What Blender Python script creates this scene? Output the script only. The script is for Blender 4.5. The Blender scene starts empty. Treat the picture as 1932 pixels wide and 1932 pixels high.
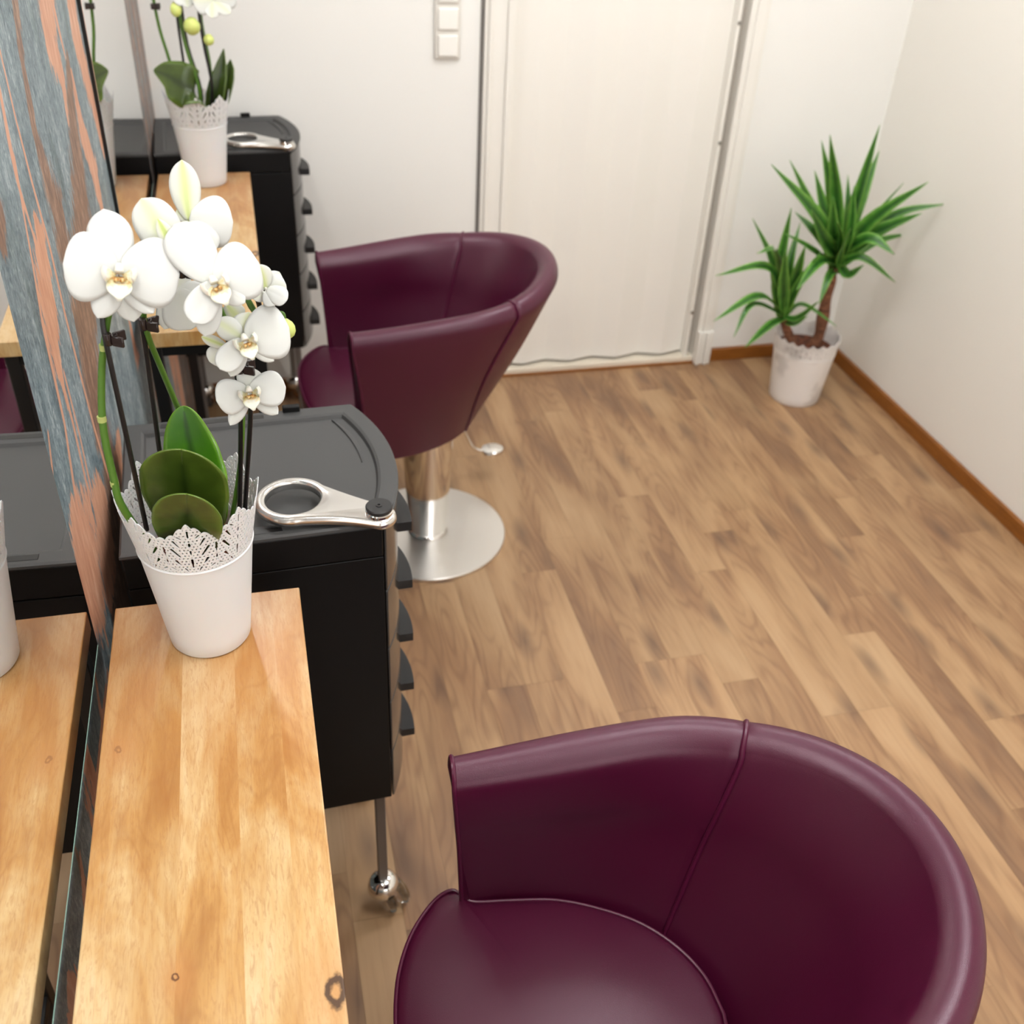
import bpy, bmesh, math, random
import numpy as np
from mathutils import Vector, Matrix
random.seed(4); rng = np.random.RandomState(7)
S = bpy.context.scene
PI = math.pi

# ------------------------------------------------------------------ camera
CAM = Vector((0, 0, 1.75)); FPX = 1926.46
_p, _r, _y = .6266, .0581, .2717
_fw = Vector((math.sin(_y)*math.cos(_p), math.cos(_y)*math.cos(_p), -math.sin(_p)))
_rt = Vector((math.cos(_y), -math.sin(_y), 0)); _up = _rt.cross(_fw)
RT = _rt*math.cos(_r)+_up*math.sin(_r); UP = -_rt*math.sin(_r)+_up*math.cos(_r); FW = _fw
cd = bpy.data.cameras.new('camera'); cam = bpy.data.objects.new('camera', cd)
S.collection.objects.link(cam); S.camera = cam
cam.matrix_world = Matrix(((RT.x, UP.x, -FW.x, CAM.x), (RT.y, UP.y, -FW.y, CAM.y), (RT.z, UP.z, -FW.z, CAM.z), (0, 0, 0, 1)))
cd.sensor_width = 36; cd.lens = 36*FPX/1932; cd.clip_start = .02
cd.dof.use_dof = True; cd.dof.focus_distance = 1.12; cd.dof.aperture_fstop = 6.3

# ------------------------------------------------------------------ world, lights, exposure
W = bpy.data.worlds.new('world'); S.world = W; W.use_nodes = True
W.node_tree.nodes['Background'].inputs[0].default_value = (.97, .985, 1, 1)
W.node_tree.nodes['Background'].inputs[1].default_value = .5
S.view_settings.view_transform = 'Standard'; S.view_settings.look = 'None'
S.view_settings.exposure = 0.2; S.view_settings.gamma = 1; S.view_settings.use_curve_mapping = False
def area(name, loc, target, sx, sy, power, col=(1, .96, .9), spread=180):
    l = bpy.data.lights.new(name, 'AREA'); l.shape = 'RECTANGLE'; l.size = sx; l.size_y = sy; l.energy = power; l.color = col
    l.spread = math.radians(spread)
    o = bpy.data.objects.new(name, l); S.collection.objects.link(o); o.location = loc
    o.rotation_euler = (Vector(target)-Vector(loc)).to_track_quat('-Z', 'Y').to_euler(); return o
# daylight through the shop window behind the camera
area('window_daylight', (1.0, -1.65, 1.45), (1.0, 3, .9), 1.9, 1.7, 15, (.97, .985, 1))

def at(px, py, Y=None, X=None, Z=None):
    """point seen at this pixel of the photograph, on the plane y=Y, x=X or z=Z"""
    d = RT*(px-966)+UP*(966-py)+FW*FPX
    if Y is not None: t = (Y-CAM.y)/d.y
    elif X is not None: t = (X-CAM.x)/d.x
    else: t = (Z-CAM.z)/d.z
    return CAM+d*t

# ------------------------------------------------------------------ materials
def lin(c): return tuple(((v/255)/12.92 if v <= 10 else (((v/255)+.055)/1.055)**2.4) for v in c)+(1,)
MATS = {}
def mat(name, col=(200, 200, 200), rough=.5, metal=0., **kw):
    if name in MATS: return MATS[name]
    m = bpy.data.materials.new(name); m.use_nodes = True; b = m.node_tree.nodes['Principled BSDF']
    b.inputs['Base Color'].default_value = lin(col) if max(col) > 1 else tuple(col)+(1,)
    b.inputs['Roughness'].default_value = rough; b.inputs['Metallic'].default_value = metal
    for k, v in kw.items(): b.inputs[k.replace('_', ' ')].default_value = v
    MATS[name] = m; return m
class NT:
    def __init__(s, m): s.m = m; s.t = m.node_tree; s.b = s.t.nodes['Principled BSDF']
    def n(s, typ, **kw):
        nd = s.t.nodes.new('ShaderNode'+typ)
        for k, v in kw.items(): setattr(nd, k, v)
        return nd
    def l(s, a, b): s.t.links.new(a, b)
    def val(s, x, sock):
        if hasattr(x, 'links') or hasattr(x, 'is_linked'): s.l(x, sock)
        else: sock.default_value = x
    def math(s, op, a, b=0., c=None, clamp=False):
        nd = s.n('Math', operation=op); nd.use_clamp = clamp; s.val(a, nd.inputs[0]); s.val(b, nd.inputs[1])
        if c is not None: s.val(c, nd.inputs[2])
        return nd.outputs[0]
    def coords(s, scale=(1, 1, 1), rot=(0, 0, 0), loc=(0, 0, 0), src=None):
        mp = s.n('Mapping'); mp.inputs['Scale'].default_value = scale; mp.inputs['Rotation'].default_value = rot; mp.inputs['Location'].default_value = loc
        if src is None: src = s.n('TexCoord').outputs['Object']
        s.l(src, mp.inputs[0]); return mp.outputs[0]
    def noise(s, vec, scale=5, detail=4, rough=.5, dist=0.):
        nd = s.n('TexNoise'); s.l(vec, nd.inputs['Vector']); nd.inputs['Scale'].default_value = scale
        nd.inputs['Detail'].default_value = detail; nd.inputs['Roughness'].default_value = rough; nd.inputs['Distortion'].default_value = dist
        return nd.outputs['Fac']
    def ramp(s, f, stops, interp='LINEAR'):
        r = s.n('ValToRGB'); r.color_ramp.interpolation = interp; e = r.color_ramp.elements
        while len(e) > 1: e.remove(e[-1])
        for i, (p, c) in enumerate(stops):
            x = e[0] if i == 0 else e.new(p)
            x.position = p; x.color = lin(c) if isinstance(c, tuple) else (c, c, c, 1)
        s.l(f, r.inputs[0]); return r.outputs[0]
    def mix(s, f, a, b, mode='MIX'):
        nd = s.n('Mix', data_type='RGBA', blend_type=mode); s.val(f, nd.inputs[0])
        for x, k in ((a, 6), (b, 7)):
            if isinstance(x, tuple): nd.inputs[k].default_value = lin(x)
            else: s.l(x, nd.inputs[k])
        return nd.outputs[2]
    def bump(s, h, strength=.2, dist=.002):
        b = s.n('Bump'); b.inputs['Strength'].default_value = strength; b.inputs['Distance'].default_value = dist
        s.l(h, b.inputs['Height']); s.l(b.outputs[0], s.b.inputs['Normal'])
    def attr(s, name):
        a = s.n('Attribute'); a.attribute_name = name; return a

def paint(name, col, rough=.75):
    m = mat(name, col, rough); k = NT(m); c = k.coords()
    k.bump(k.noise(c, 320, 3), .10, .001); return m
M_wall = paint('wall_paint', (240, 237, 229)); M_wallw = paint('wall_paint_white', (241, 240, 236))
M_ceil = paint('ceiling_paint', (244, 242, 238))
M_trim = mat('white_gloss_trim', (240, 237, 230), .35)
M_door = mat('folding_door_vinyl', (240, 237, 230), .42)
M_dark = mat('painted_gap_shade', (45, 44, 42), .7)

def m_leather():
    m = mat('plum_leather', (84, 12, 44), .36); k = NT(m); c = k.coords()
    k.b.inputs['Base Color'].default_value = (.062, .0022, .020, 1)
    v = k.n('TexVoronoi'); v.feature = 'DISTANCE_TO_EDGE'; v.inputs['Scale'].default_value = 620; k.l(c, v.inputs['Vector'])
    h = k.math('ADD', k.math('MINIMUM', v.outputs['Distance'], .25), k.math('MULTIPLY', k.noise(c, 90, 3), .3))
    k.bump(h, .22, .0009)
    k.l(k.ramp(k.noise(c, 9, 3), [(.3, .33), (.7, .40)]), k.b.inputs['Roughness'])
    k.b.inputs['Specular IOR Level'].default_value = .62; k.b.inputs['Specular Tint'].default_value = (1, .90, .95, 1)
    return m
M_leather = m_leather()
M_piping = mat('plum_piping', (.075, .004, .026), .36)
M_chrome = mat('chrome', (.82, .81, .79), .07, 1.)
def m_brushed():
    m = mat('brushed_steel', (.74, .72, .69), .28, 1.); k = NT(m); t = k.n('TexCoord').outputs['Object']
    s = k.n('SeparateXYZ'); k.l(t, s.inputs[0]); r = k.math('SQRT', k.math('ADD', k.math('POWER', s.outputs[0], 2.), k.math('POWER', s.outputs[1], 2.)))
    cb = k.n('CombineXYZ'); k.l(k.math('MULTIPLY', r, 1.), cb.inputs[0])
    k.bump(k.noise(cb.outputs[0], 900, 2), .25, .0004)
    k.b.inputs['Anisotropic'].default_value = .6
    tn = k.n('Tangent', direction_type='RADIAL', axis='Z'); k.l(tn.outputs[0], k.b.inputs['Tangent']); return m
M_brushed = m_brushed()
M_alu = mat('polished_aluminium', (.78, .77, .75), .2, 1.)
def m_plastic(name, col, rough):
    m = mat(name, col, rough); k = NT(m); c = k.coords(); k.bump(k.noise(c, 700, 3), .25, .0005); return m
M_blk = m_plastic('black_matt_plastic', (5, 4, 4), .5); M_blk.node_tree.nodes['Principled BSDF'].inputs['Specular IOR Level'].default_value = .3
M_tray = m_plastic('charcoal_tray_plastic', (66, 66, 66), .55)
M_front = mat('glossy_black_drawer', (52, 50, 49), .16)
M_handle = m_plastic('grey_black_handle', (26, 26, 27), .42)
M_steelblk = mat('black_powder_coat', (14, 13, 13), .42)
M_legm = mat('grey_metal_leg', (122, 116, 112), .4, .4)
M_clear = mat('clear_plastic', (235, 232, 228), .04, 0., Transmission_Weight=1., IOR=1.46)
M_white = mat('white_pot_plastic', (219, 219, 220), .42, Subsurface_Weight=.1)
M_white.node_tree.nodes['Principled BSDF'].inputs['Subsurface Scale'].default_value = .004
M_stake = mat('black_support_stake', (16, 13, 13), .35)
M_clip = mat('dark_orchid_clip', (38, 26, 24), .25)
M_glassedge = mat('green_glass_edge', (120, 148, 138), .15)
M_mirror = mat('mirror_silver', (.93, .94, .93), .0, 1.)
M_mirblk = mat('mirror_black_edge', (16, 17, 17), .35)
M_soil = mat('brown_potting_bark', (74, 40, 24), .9)
k = NT(M_soil); c = k.coords(); k.l(k.ramp(k.noise(c, 90, 3), [(.35, (40, 24, 16)), (.65, (132, 72, 42))]), k.b.inputs['Base Color']); k.bump(k.noise(c, 120, 3), 1, .004)
M_inner = mat('terracotta_inner_pot', (176, 84, 52), .6)
M_baseb = mat('orange_brown_baseboard', (140, 84, 26), .38)
k = NT(M_baseb); c = k.coords((3, 3, 60)); k.l(k.ramp(k.noise(c, 6, 4), [(.3, (124, 72, 18)), (.7, (152, 92, 30))]), k.b.inputs['Base Color'])
M_emit = mat('lamp_diffuser', (255, 250, 240), .5); M_emit.node_tree.nodes['Principled BSDF'].inputs['Emission Color'].default_value = (.975, .985, 1, 1)
M_emit.node_tree.nodes['Principled BSDF'].inputs['Emission Strength'].default_value = 13.5
M_switch = mat('white_switch_plastic', (246, 244, 238), .3); M_swframe = mat('grey_switch_frame', (228, 224, 216), .35)

def m_petal():
    m = mat('white_orchid_petal', (246, 246, 240), .5); k = NT(m)
    a = k.attr('tint'); f = a.outputs['Fac']
    c = k.coords((1, 1, 1)); nz = k.noise(c, 60, 2)
    col = k.ramp(f, [(0, (198, 199, 196)), (.35, (198, 200, 184)), (.7, (196, 202, 154)), (1, (174, 188, 112))])
    k.l(col, k.b.inputs['Base Color'])
    k.b.inputs['Subsurface Weight'].default_value = .12; k.b.inputs['Subsurface Scale'].default_value = .004
    k.b.inputs['Subsurface Radius'].default_value = (1, 1, .9); k.bump(nz, .06, .001); return m
M_petal = m_petal()
def m_lip():
    m = mat('cream_orchid_lip', (246, 240, 222), .45); k = NT(m); a = k.attr('tint'); c = k.coords()
    f = k.math('ADD', a.outputs['Fac'], k.math('MULTIPLY', k.math('SUBTRACT', k.noise(c, 300, 2), .5), .8))
    k.l(k.ramp(f, [(.45, (214, 212, 200)), (.68, (214, 200, 156)), (.92, (196, 150, 80)), (1, (176, 110, 50))]), k.b.inputs['Base Color'])
    k.b.inputs['Subsurface Weight'].default_value = .2; k.b.inputs['Subsurface Scale'].default_value = .004; return m
M_lip = m_lip()
def m_leaf(name, base, edge, dark, rough):
    m = mat(name, base, rough); k = NT(m); a = k.attr('tint'); c = k.coords()
    col = k.ramp(k.math('ADD', a.outputs['Fac'], k.math('MULTIPLY', k.math('SUBTRACT', k.noise(c, 38, 4), .5), .5)), [(0, dark), (.45, base), (1, edge)])
    k.l(col, k.b.inputs['Base Color']); k.b.inputs['Subsurface Weight'].default_value = .08; k.b.inputs['Subsurface Scale'].default_value = .004
    k.b.inputs['Specular IOR Level'].default_value = .5
    k.bump(k.noise(c, 500, 2), .05, .0006); return m
M_leaf = m_leaf('orchid_leaf_dark', (54, 72, 18), (92, 116, 40), (34, 50, 10), .3)
M_leafb = m_leaf('orchid_leaf_bright', (58, 110, 12), (112, 158, 34), (34, 74, 6), .28)
M_yleaf = m_leaf('yucca_leaf', (66, 122, 40), (126, 176, 76), (34, 82, 28), .34)
M_stem = mat('orchid_green_stem', (74, 112, 34), .38); M_bud = mat('green_flower_bud', (196, 206, 118), .45, Subsurface_Weight=.2)
M_bud.node_tree.nodes['Principled BSDF'].inputs['Subsurface Scale'].default_value = .004
M_node = mat('pale_stem_node', (168, 178, 104), .5)
def m_bark():
    m = mat('yucca_trunk_bark', (126, 84, 58), .85); k = NT(m); c = k.coords((1, 1, 3.2)); n = k.noise(c, 34, 5, .65)
    k.l(k.ramp(n, [(.3, (74, 46, 32)), (.55, (132, 86, 60)), (.8, (168, 122, 92))]), k.b.inputs['Base Color']); k.bump(n, .8, .006); return m
M_bark = m_bark()

def m_floor():
    m = mat('oak_vinyl_floor', (176, 136, 98), .42); k = NT(m)
    uv = k.n('TexCoord').outputs['Object']; r = k.attr('strip')        # strip: per strip random (r = tone, g/b = offsets)
    sp = k.n('SeparateXYZ'); k.l(r.outputs['Vector'], sp.inputs[0])
    off = k.n('CombineXYZ'); k.l(k.math('MULTIPLY', sp.outputs[1], 31.), off.inputs[0]); k.l(k.math('MULTIPLY', sp.outputs[2], 17.), off.inputs[1])
    ad = k.n('VectorMath', operation='ADD'); k.l(uv, ad.inputs[0]); k.l(off.outputs[0], ad.inputs[1])
    c1 = k.coords((6, 1.5, 1), src=ad.outputs[0])                          # broad figure
    big = k.noise(c1, 1.0, 3, .5, .5)
    c2 = k.coords((55, 2.6, 1), src=ad.outputs[0]); grain = k.noise(c2, 1.6, 6, .62, .5)
    c3 = k.coords((200, 7, 1), src=ad.outputs[0]); fine = k.noise(c3, 1.5, 3, .6)
    # cathedral rings
    c4 = k.coords((13, 2.0, 1), src=ad.outputs[0]); nz = k.n('TexNoise'); nz.inputs['Scale'].default_value = .8; nz.inputs['Detail'].default_value = 1.5; k.l(c4, nz.inputs['Vector'])
    ring = k.math('ABSOLUTE', k.math('SUBTRACT', k.math('FRACT', k.math('MULTIPLY', nz.outputs['Fac'], 15.)), .5))
    mask = k.ramp(big, [(.40, 0.), (.52, 1.)])
    col = k.ramp(k.math('ADD', k.math('MULTIPLY', big, .86), k.math('MULTIPLY', grain, .14)), [(.30, (188, 154, 116)), (.44, (176, 140, 102)), (.56, (154, 117, 84)), (.70, (128, 97, 73))])
    col = k.mix(k.math('MULTIPLY', k.math('MULTIPLY', k.ramp(ring, [(.04, 1.), (.26, 0.)]), mask), .42), col, (118, 84, 60))
    col = k.mix(k.math('MULTIPLY', k.ramp(grain, [(.5, 0.), (.75, 1.)]), .18), col, (134, 98, 72))
    col = k.mix(k.math('MULTIPLY', k.ramp(fine, [(.55, 0.), (.8, 1.)]), .12), col, (110, 80, 58))
    kn = k.n('TexVoronoi', voronoi_dimensions='2D'); kn.inputs['Scale'].default_value = 1.; k.l(k.coords((6.5, 2.1, 1), src=ad.outputs[0]), kn.inputs['Vector'])
    col = k.mix(k.math('MULTIPLY', k.ramp(k.math('ADD', kn.outputs['Distance'], k.math('MULTIPLY', k.math('SUBTRACT', grain, .5), .14)), [(.02, 1.), (.18, 0.)]), .62), col, (98, 74, 60))
    hs = k.n('HueSaturation'); k.l(col, hs.inputs['Color']); k.l(k.math('ADD', .90, k.math('MULTIPLY', sp.outputs[0], .15)), hs.inputs['Value'])
    hs.inputs['Saturation'].default_value = 1.0
    k.l(hs.outputs[0], k.b.inputs['Base Color']); k.bump(k.math('ADD', grain, fine), .14, .0006)
    k.l(k.ramp(grain, [(.3, .36), (.7, .5)]), k.b.inputs['Roughness']); return m
M_floor = m_floor()

def m_table():
    m = mat('honey_mango_wood', (206, 150, 88), .34); k = NT(m); o = k.n('TexCoord').outputs['Object']
    st = k.attr('strip'); sp = k.n('SeparateXYZ'); k.l(st.outputs['Vector'], sp.inputs[0])
    off = k.n('CombineXYZ'); k.l(k.math('MULTIPLY', sp.outputs[1], 9.), off.inputs[0]); k.l(k.math('MULTIPLY', sp.outputs[2], 7.), off.inputs[1])
    ad = k.n('VectorMath', operation='ADD'); k.l(o, ad.inputs[0]); k.l(off.outputs[0], ad.inputs[1])
    big = k.noise(k.coords((9, 3.2, 4), src=ad.outputs[0]), 1.1, 4, .55, 1.1)
    streak = k.noise(k.coords((34, 3.0, 10), src=ad.outputs[0]), 1.4, 5, .6, .7)
    fine = k.noise(k.coords((230, 34, 30), src=ad.outputs[0]), 1.2, 4, .65, 1.6)
    col = k.ramp(k.math('ADD', k.math('MULTIPLY', big, .7), k.math('MULTIPLY', streak, .3)), [(.3, (214, 190, 150)), (.44, (204, 172, 122)), (.56, (188, 144, 84)), (.70, (154, 106, 52))])
    nz = k.n('TexNoise'); nz.inputs['Scale'].default_value = .7; nz.inputs['Detail'].default_value = 1.5; k.l(k.coords((16, 4.2, 4), src=ad.outputs[0]), nz.inputs['Vector'])
    ring = k.math('ABSOLUTE', k.math('SUBTRACT', k.math('FRACT', k.math('MULTIPLY', nz.outputs['Fac'], 20.)), .5))
    col = k.mix(k.math('MULTIPLY', k.math('MULTIPLY', k.ramp(ring, [(.02, 1.), (.16, 0.)]), k.ramp(big, [(.45, 0.), (.6, 1.)])), .3), col, (150, 100, 52))
    col = k.mix(k.math('MULTIPLY', k.ramp(fine, [(.48, 0.), (.70, 1.)]), .5), col, (158, 108, 62))
    # the boards are more orange towards the wall end of the table; then the knots in table coordinates
    s = k.n('SeparateXYZ'); k.l(o, s.inputs[0])
    far = k.math('ADD', s.outputs[1], k.math('MULTIPLY', k.math('SUBTRACT', k.math('ADD', big, streak), 1.), .55))
    col = k.mix(k.math('MULTIPLY', k.ramp(k.math('ADD', far, .5), [(.02, 0.), (.52, 1.)]), .62), col, (164, 100, 38))
    for kx, ky, rad, dk in ((.219, -.553, .0090, (50, 28, 18)), (.083, -.512, .0026, (86, 46, 20)), (.019, -.237, .003, (150, 100, 56))):
        if rad == 0: continue
        dx = k.math('SUBTRACT', s.outputs[0], kx); dy = k.math('MULTIPLY', k.math('SUBTRACT', s.outputs[1], ky), .62)
        d = k.math('ADD', k.math('SQRT', k.math('ADD', k.math('POWER', dx, 2.), k.math('POWER', dy, 2.))), k.math('MULTIPLY', k.math('SUBTRACT', k.noise(o, 120, 3), .5), .008))
        col = k.mix(k.math('MULTIPLY', k.ramp(k.math('DIVIDE', d, (rad*4+.014)), [(.1, 1.), (1., 0.)]), .55), col, (180, 122, 66))
        col = k.mix(k.ramp(k.math('ABSOLUTE', k.math('SUBTRACT', k.math('DIVIDE', d, rad), .75)), [(.18, .9), (.45, 0.)]), col, dk)
    hs = k.n('HueSaturation'); k.l(col, hs.inputs['Color']); k.l(k.math('ADD', .87, k.math('MULTIPLY', sp.outputs[0], .13)), hs.inputs['Value'])
    k.l(hs.outputs[0], k.b.inputs['Base Color']); k.bump(k.math('ADD', fine, streak), .22, .0006)
    k.b.inputs['Coat Weight'].default_value = .25; k.b.inputs['Coat Roughness'].default_value = .25; return m
M_table = m_table()

def m_wallpaper():
    m = mat('slate_copper_wallpaper', (110, 128, 136), .5); k = NT(m); o = k.n('TexCoord').outputs['Object']
    a = k.attr('vein'); sp = k.n('SeparateXYZ'); k.l(a.outputs['Vector'], sp.inputs[0])
    st = k.noise(k.coords((1, 52, 26), (-.12, 0, 0)), 2.4, 5, .72, .8); st2 = k.noise(k.coords((1, 9, 2.2)), 2.0, 4, .6, .8); fine = k.noise(k.coords((1, 130, 60)), 2.2, 3, .6)
    base = k.ramp(k.math('ADD', k.math('MULTIPLY', st, .6), k.math('MULTIPLY', st2, .4)), [(.36, (58, 76, 86)), (.46, (96, 114, 122)), (.54, (124, 140, 146)), (.64, (176, 186, 190))])
    base = k.mix(k.math('MULTIPLY', k.ramp(fine, [(.5, 0.), (.72, 1.)]), .4), base, (170, 180, 182))
    base = k.mix(k.math('MULTIPLY', k.ramp(k.noise(k.coords((1, 14, 5)), 1.3, 2), [(.6, 0.), (.75, 1.)]), .5), base, (82, 104, 96))
    # ragged veins
    rag = k.math('MULTIPLY', k.math('SUBTRACT', k.noise(k.coords((1, 90, 16)), 1.6, 4, .6), .5), 1.05)
    orange = k.math('ADD', sp.outputs[0], rag); brown = k.math('ADD', sp.outputs[1], rag)
    br = k.ramp(k.noise(k.coords((1, 80, 24)), 1.4, 4, .6), [(.3, (98, 72, 58)), (.55, (140, 105, 84)), (.75, (184, 150, 126))])
    orc = k.ramp(k.noise(k.coords((1, 60, 14)), 1.4, 4, .6), [(.3, (186, 130, 102)), (.6, (208, 158, 130)), (.8, (224, 188, 166))])
    col = k.mix(k.ramp(brown, [(.47, 0.), (.6, .92)]), base, br)
    col = k.mix(k.ramp(orange, [(.49, 0.), (.54, 1.)]), col, orc)
    # clean narrow veins
    col = k.mix(k.ramp(sp.outputs[2], [(.35, 0.), (.6, 1.)]), col, (206, 152, 124))
    k.l(col, k.b.inputs['Base Color']); k.bump(st, .05, .0005); return m
M_paper = m_wallpaper()

# ------------------------------------------------------------------ mesh helpers
COL = S.collection
def link(name, me, m, parent=None):
    o = bpy.data.objects.new(name, me); COL.objects.link(o)
    if m is not None and not me.materials: me.materials.append(m)
    if parent is not None: o.parent = parent
    return o
def shade(me, smooth=True, angle=None):
    me.polygons.foreach_set('use_smooth', [smooth]*len(me.polygons)); me.update()
    if smooth and angle: me.set_sharp_from_angle(angle=math.radians(angle))
def geo(name, V, F, m, parent=None, smooth=True, angle=40, tint=None, clean=True):
    me = bpy.data.meshes.new(name); me.from_pydata([tuple(v) for v in V], [], F); me.validate()
    if clean:
        bm = bmesh.new(); bm.from_mesh(me); bmesh.ops.recalc_face_normals(bm, faces=bm.faces); bm.to_mesh(me); bm.free()
    if tint is not None:
        at_ = me.attributes.new('tint', 'FLOAT', 'POINT'); at_.data.foreach_set('value', list(tint))
    shade(me, smooth, angle); return link(name, me, m, parent)
class MB:
    def __init__(s): s.V = []; s.F = []
    def add(s, V, F):
        n = len(s.V); s.V += [tuple(v) for v in V]; s.F += [tuple(i+n for i in f) for f in F]; return s
    def box(s, x0, x1, y0, y1, z0, z1, M=None):
        V = [Vector((x, y, z)) for z in (z0, z1) for y in (y0, y1) for x in (x0, x1)]
        if M is not None: V = [M @ v for v in V]
        return s.add(V, [(0, 2, 3, 1), (4, 5, 7, 6), (0, 1, 5, 4), (2, 6, 7, 3), (0, 4, 6, 2), (1, 3, 7, 5)])
    def prism(s, pts, z0, z1):
        n = len(pts); V = [(x, y, z0) for x, y in pts]+[(x, y, z1) for x, y in pts]
        return s.add(V, [tuple(range(n))[::-1], tuple(range(n, 2*n))]+[(i, (i+1) % n, (i+1) % n+n, i+n) for i in range(n)])
    def build(s, name, m, parent=None, bevel=0, seg=2, smooth=True, angle=35):
        o = geo(name, s.V, s.F, m, parent, smooth, angle)
        if bevel:
            b = o.modifiers.new('bevel', 'BEVEL'); b.width = bevel; b.segments = seg; b.limit_method = 'ANGLE'; b.angle_limit = math.radians(35); b.harden_normals = False
        return o
def loft(loops, closed=True, cap=True):
    n = len(loops[0]); V = [p for L in loops for p in L]; F = []
    for i in range(len(loops)-1):
        for j in range(n if closed else n-1):
            a = i*n+j; b = i*n+(j+1) % n; F.append((a, b, b+n, a+n))
    if cap and closed: F.append(tuple(range(n))[::-1]); F.append(tuple(range(len(V)-n, len(V))))
    return V, F
def smooth_path(P, k=8):
    P = [Vector(p) for p in P]; Q = [2*P[0]-P[1]]+P+[2*P[-1]-P[-2]]; out = []
    for i in range(1, len(Q)-2):
        a, b, c, d = Q[i-1:i+3]
        for j in range(k):
            t = j/k; out.append(.5*((2*b)+(c-a)*t+(2*a-5*b+4*c-d)*t*t+(3*b-3*c+d-a)*t**3))
    out.append(P[-1]); return out
def tube_geo(P, r, n=10, closed=False, caps=True):
    P = [Vector(p) for p in P]; m = len(P); R = r if callable(r) else (lambda t: r); loops = []; nrm = None
    for i, p in enumerate(P):
        if closed: t = P[(i+1) % m]-P[i-1]
        else: t = P[min(i+1, m-1)]-P[max(i-1, 0)]
        t.normalize()
        if nrm is None: nrm = t.cross(Vector((0, 0, 1)) if abs(t.z) < .9 else Vector((1, 0, 0))).normalized()
        nrm = (nrm-t*nrm.dot(t)).normalized(); b = t.cross(nrm); rr = R(i/(m-1))
        loops.append([p+(nrm*math.cos(2*PI*j/n)+b*math.sin(2*PI*j/n))*rr for j in range(n)])
    if closed: loops.append(loops[0]); return loft(loops, True, False)
    return loft(loops, True, caps)
def tube(name, P, r, m, parent=None, n=10, closed=False, k=0):
    if k: P = smooth_path(P, k)
    V, F = tube_geo(P, r, n, closed); return geo(name, V, F, m, parent)
def lathe_geo(prof, c=(0, 0), n=48, cap=True):
    return loft([[(c[0]+r*math.cos(2*PI*j/n), c[1]+r*math.sin(2*PI*j/n), z) for j in range(n)] for r, z in prof], True, cap)
def lathe(name, prof, m, parent=None, c=(0, 0), n=48, angle=30):
    V, F = lathe_geo(prof, c, n); return geo(name, V, F, m, parent, True, angle)
def empty(name, label, cat, loc=(0, 0, 0), rz=0, group=None, kind=None):
    o = bpy.data.objects.new(name, None); COL.objects.link(o); o.location = loc; o.rotation_euler = (0, 0, rz); o.empty_display_size = .1
    tag(o, label, cat, group, kind); return o
def tag(o, label=None, cat=None, group=None, kind=None):
    for a, b in (('label', label), ('category', cat), ('group', group), ('kind', kind)):
        if b: o[a] = b
    return o
def copy_tree(o, parent=None):
    c = o.copy(); COL.objects.link(c); c.parent = parent
    for ch in list(o.children): copy_tree(ch, c)
    return c

# ------------------------------------------------------------------ room shell
XL, XR, YF, YN, ZC = -.240, 2.095, 3.150, -1.75, 2.55
def floor():
    V = []; F = []; A = []; w = .0935; x0 = .61
    known = {(-2): [1.645], (-1): [1.645], 0: [2.05], 2: [1.663, 2.82], 3: [1.663], 4: [2.345], 6: [1.412], 7: [1.412], 10: [1.326], 11: [1.326]}
    light = {(-2, 1.645): .62, (-1, 1.645): .5, (2, 1.663): .95, (3, 1.663): .9, (6, 1.412): .85, (7, 1.412): .95, (10, 1.326): .7, (0, 2.05): .75}
    i0 = int(math.floor((XL-x0)/w)); i1 = int(math.ceil((XR-x0)/w))
    for i in range(i0, i1):
        ends = sorted(known.get(i, [])); full = []
        y = YN-random.random()
        if ends:
            full = [e for e in ends]
            while full[0] > YN: full.insert(0, full[0]-random.uniform(.7, 1.25))
            while full[-1] < YF+.05: full.append(full[-1]+random.uniform(.7, 1.25))
        else:
            y = YN-random.random(); full = [y]
            while full[-1] < YF+.05: full.append(full[-1]+random.uniform(.65, 1.3))
        xa, xb = max(x0+i*w, XL-.02), min(x0+(i+1)*w, XR+.02)
        for a, b in zip(full[:-1], full[1:]):
            a2, b2 = max(a, YN-.02), min(b, YF+.1)
            if b2 <= a2: continue
            n = len(V); g = .00035
            V += [(xa+g, a2+g, 0), (xb-g, a2+g, 0), (xb-g, b2-g, 0), (xa+g, b2-g, 0)]; F.append((n, n+1, n+2, n+3))
            tone = light.get((i, b), None)
            A.append((tone if tone is not None else random.random()*.62, random.random(), random.random()))
    n = len(V); V += [(XL-.02, YN-.02, -.0012), (XR+.02, YN-.02, -.0012), (XR+.02, YF+.1, -.0012), (XL-.02, YF+.1, -.0012)]; F.append((n, n+1, n+2, n+3)); A.append((-1.6, 0, 0))
    me = bpy.data.meshes.new('floor'); me.from_pydata(V, [], F)
    at_ = me.attributes.new('strip', 'FLOAT_VECTOR', 'FACE'); at_.data.foreach_set('vector', [v for a in A for v in a])
    o = link('floor', me, M_floor); tag(o, 'oak plank floor with knots and pale strips', None, None, 'structure')
floor()
def struct(name, label, mb, m, bevel=0):
    o = mb.build(name, m, None, bevel); tag(o, label, None, None, 'structure'); return o
struct('wall_right', 'plain warm white wall on the right', MB().box(XR, XR+.1, YN, YF+.1, 0, ZC), M_wall)
struct('wall_near', 'plain wall behind the viewpoint', MB().box(XL-.1, XR+.1, YN-.1, YN, 0, ZC), M_wall)
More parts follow.
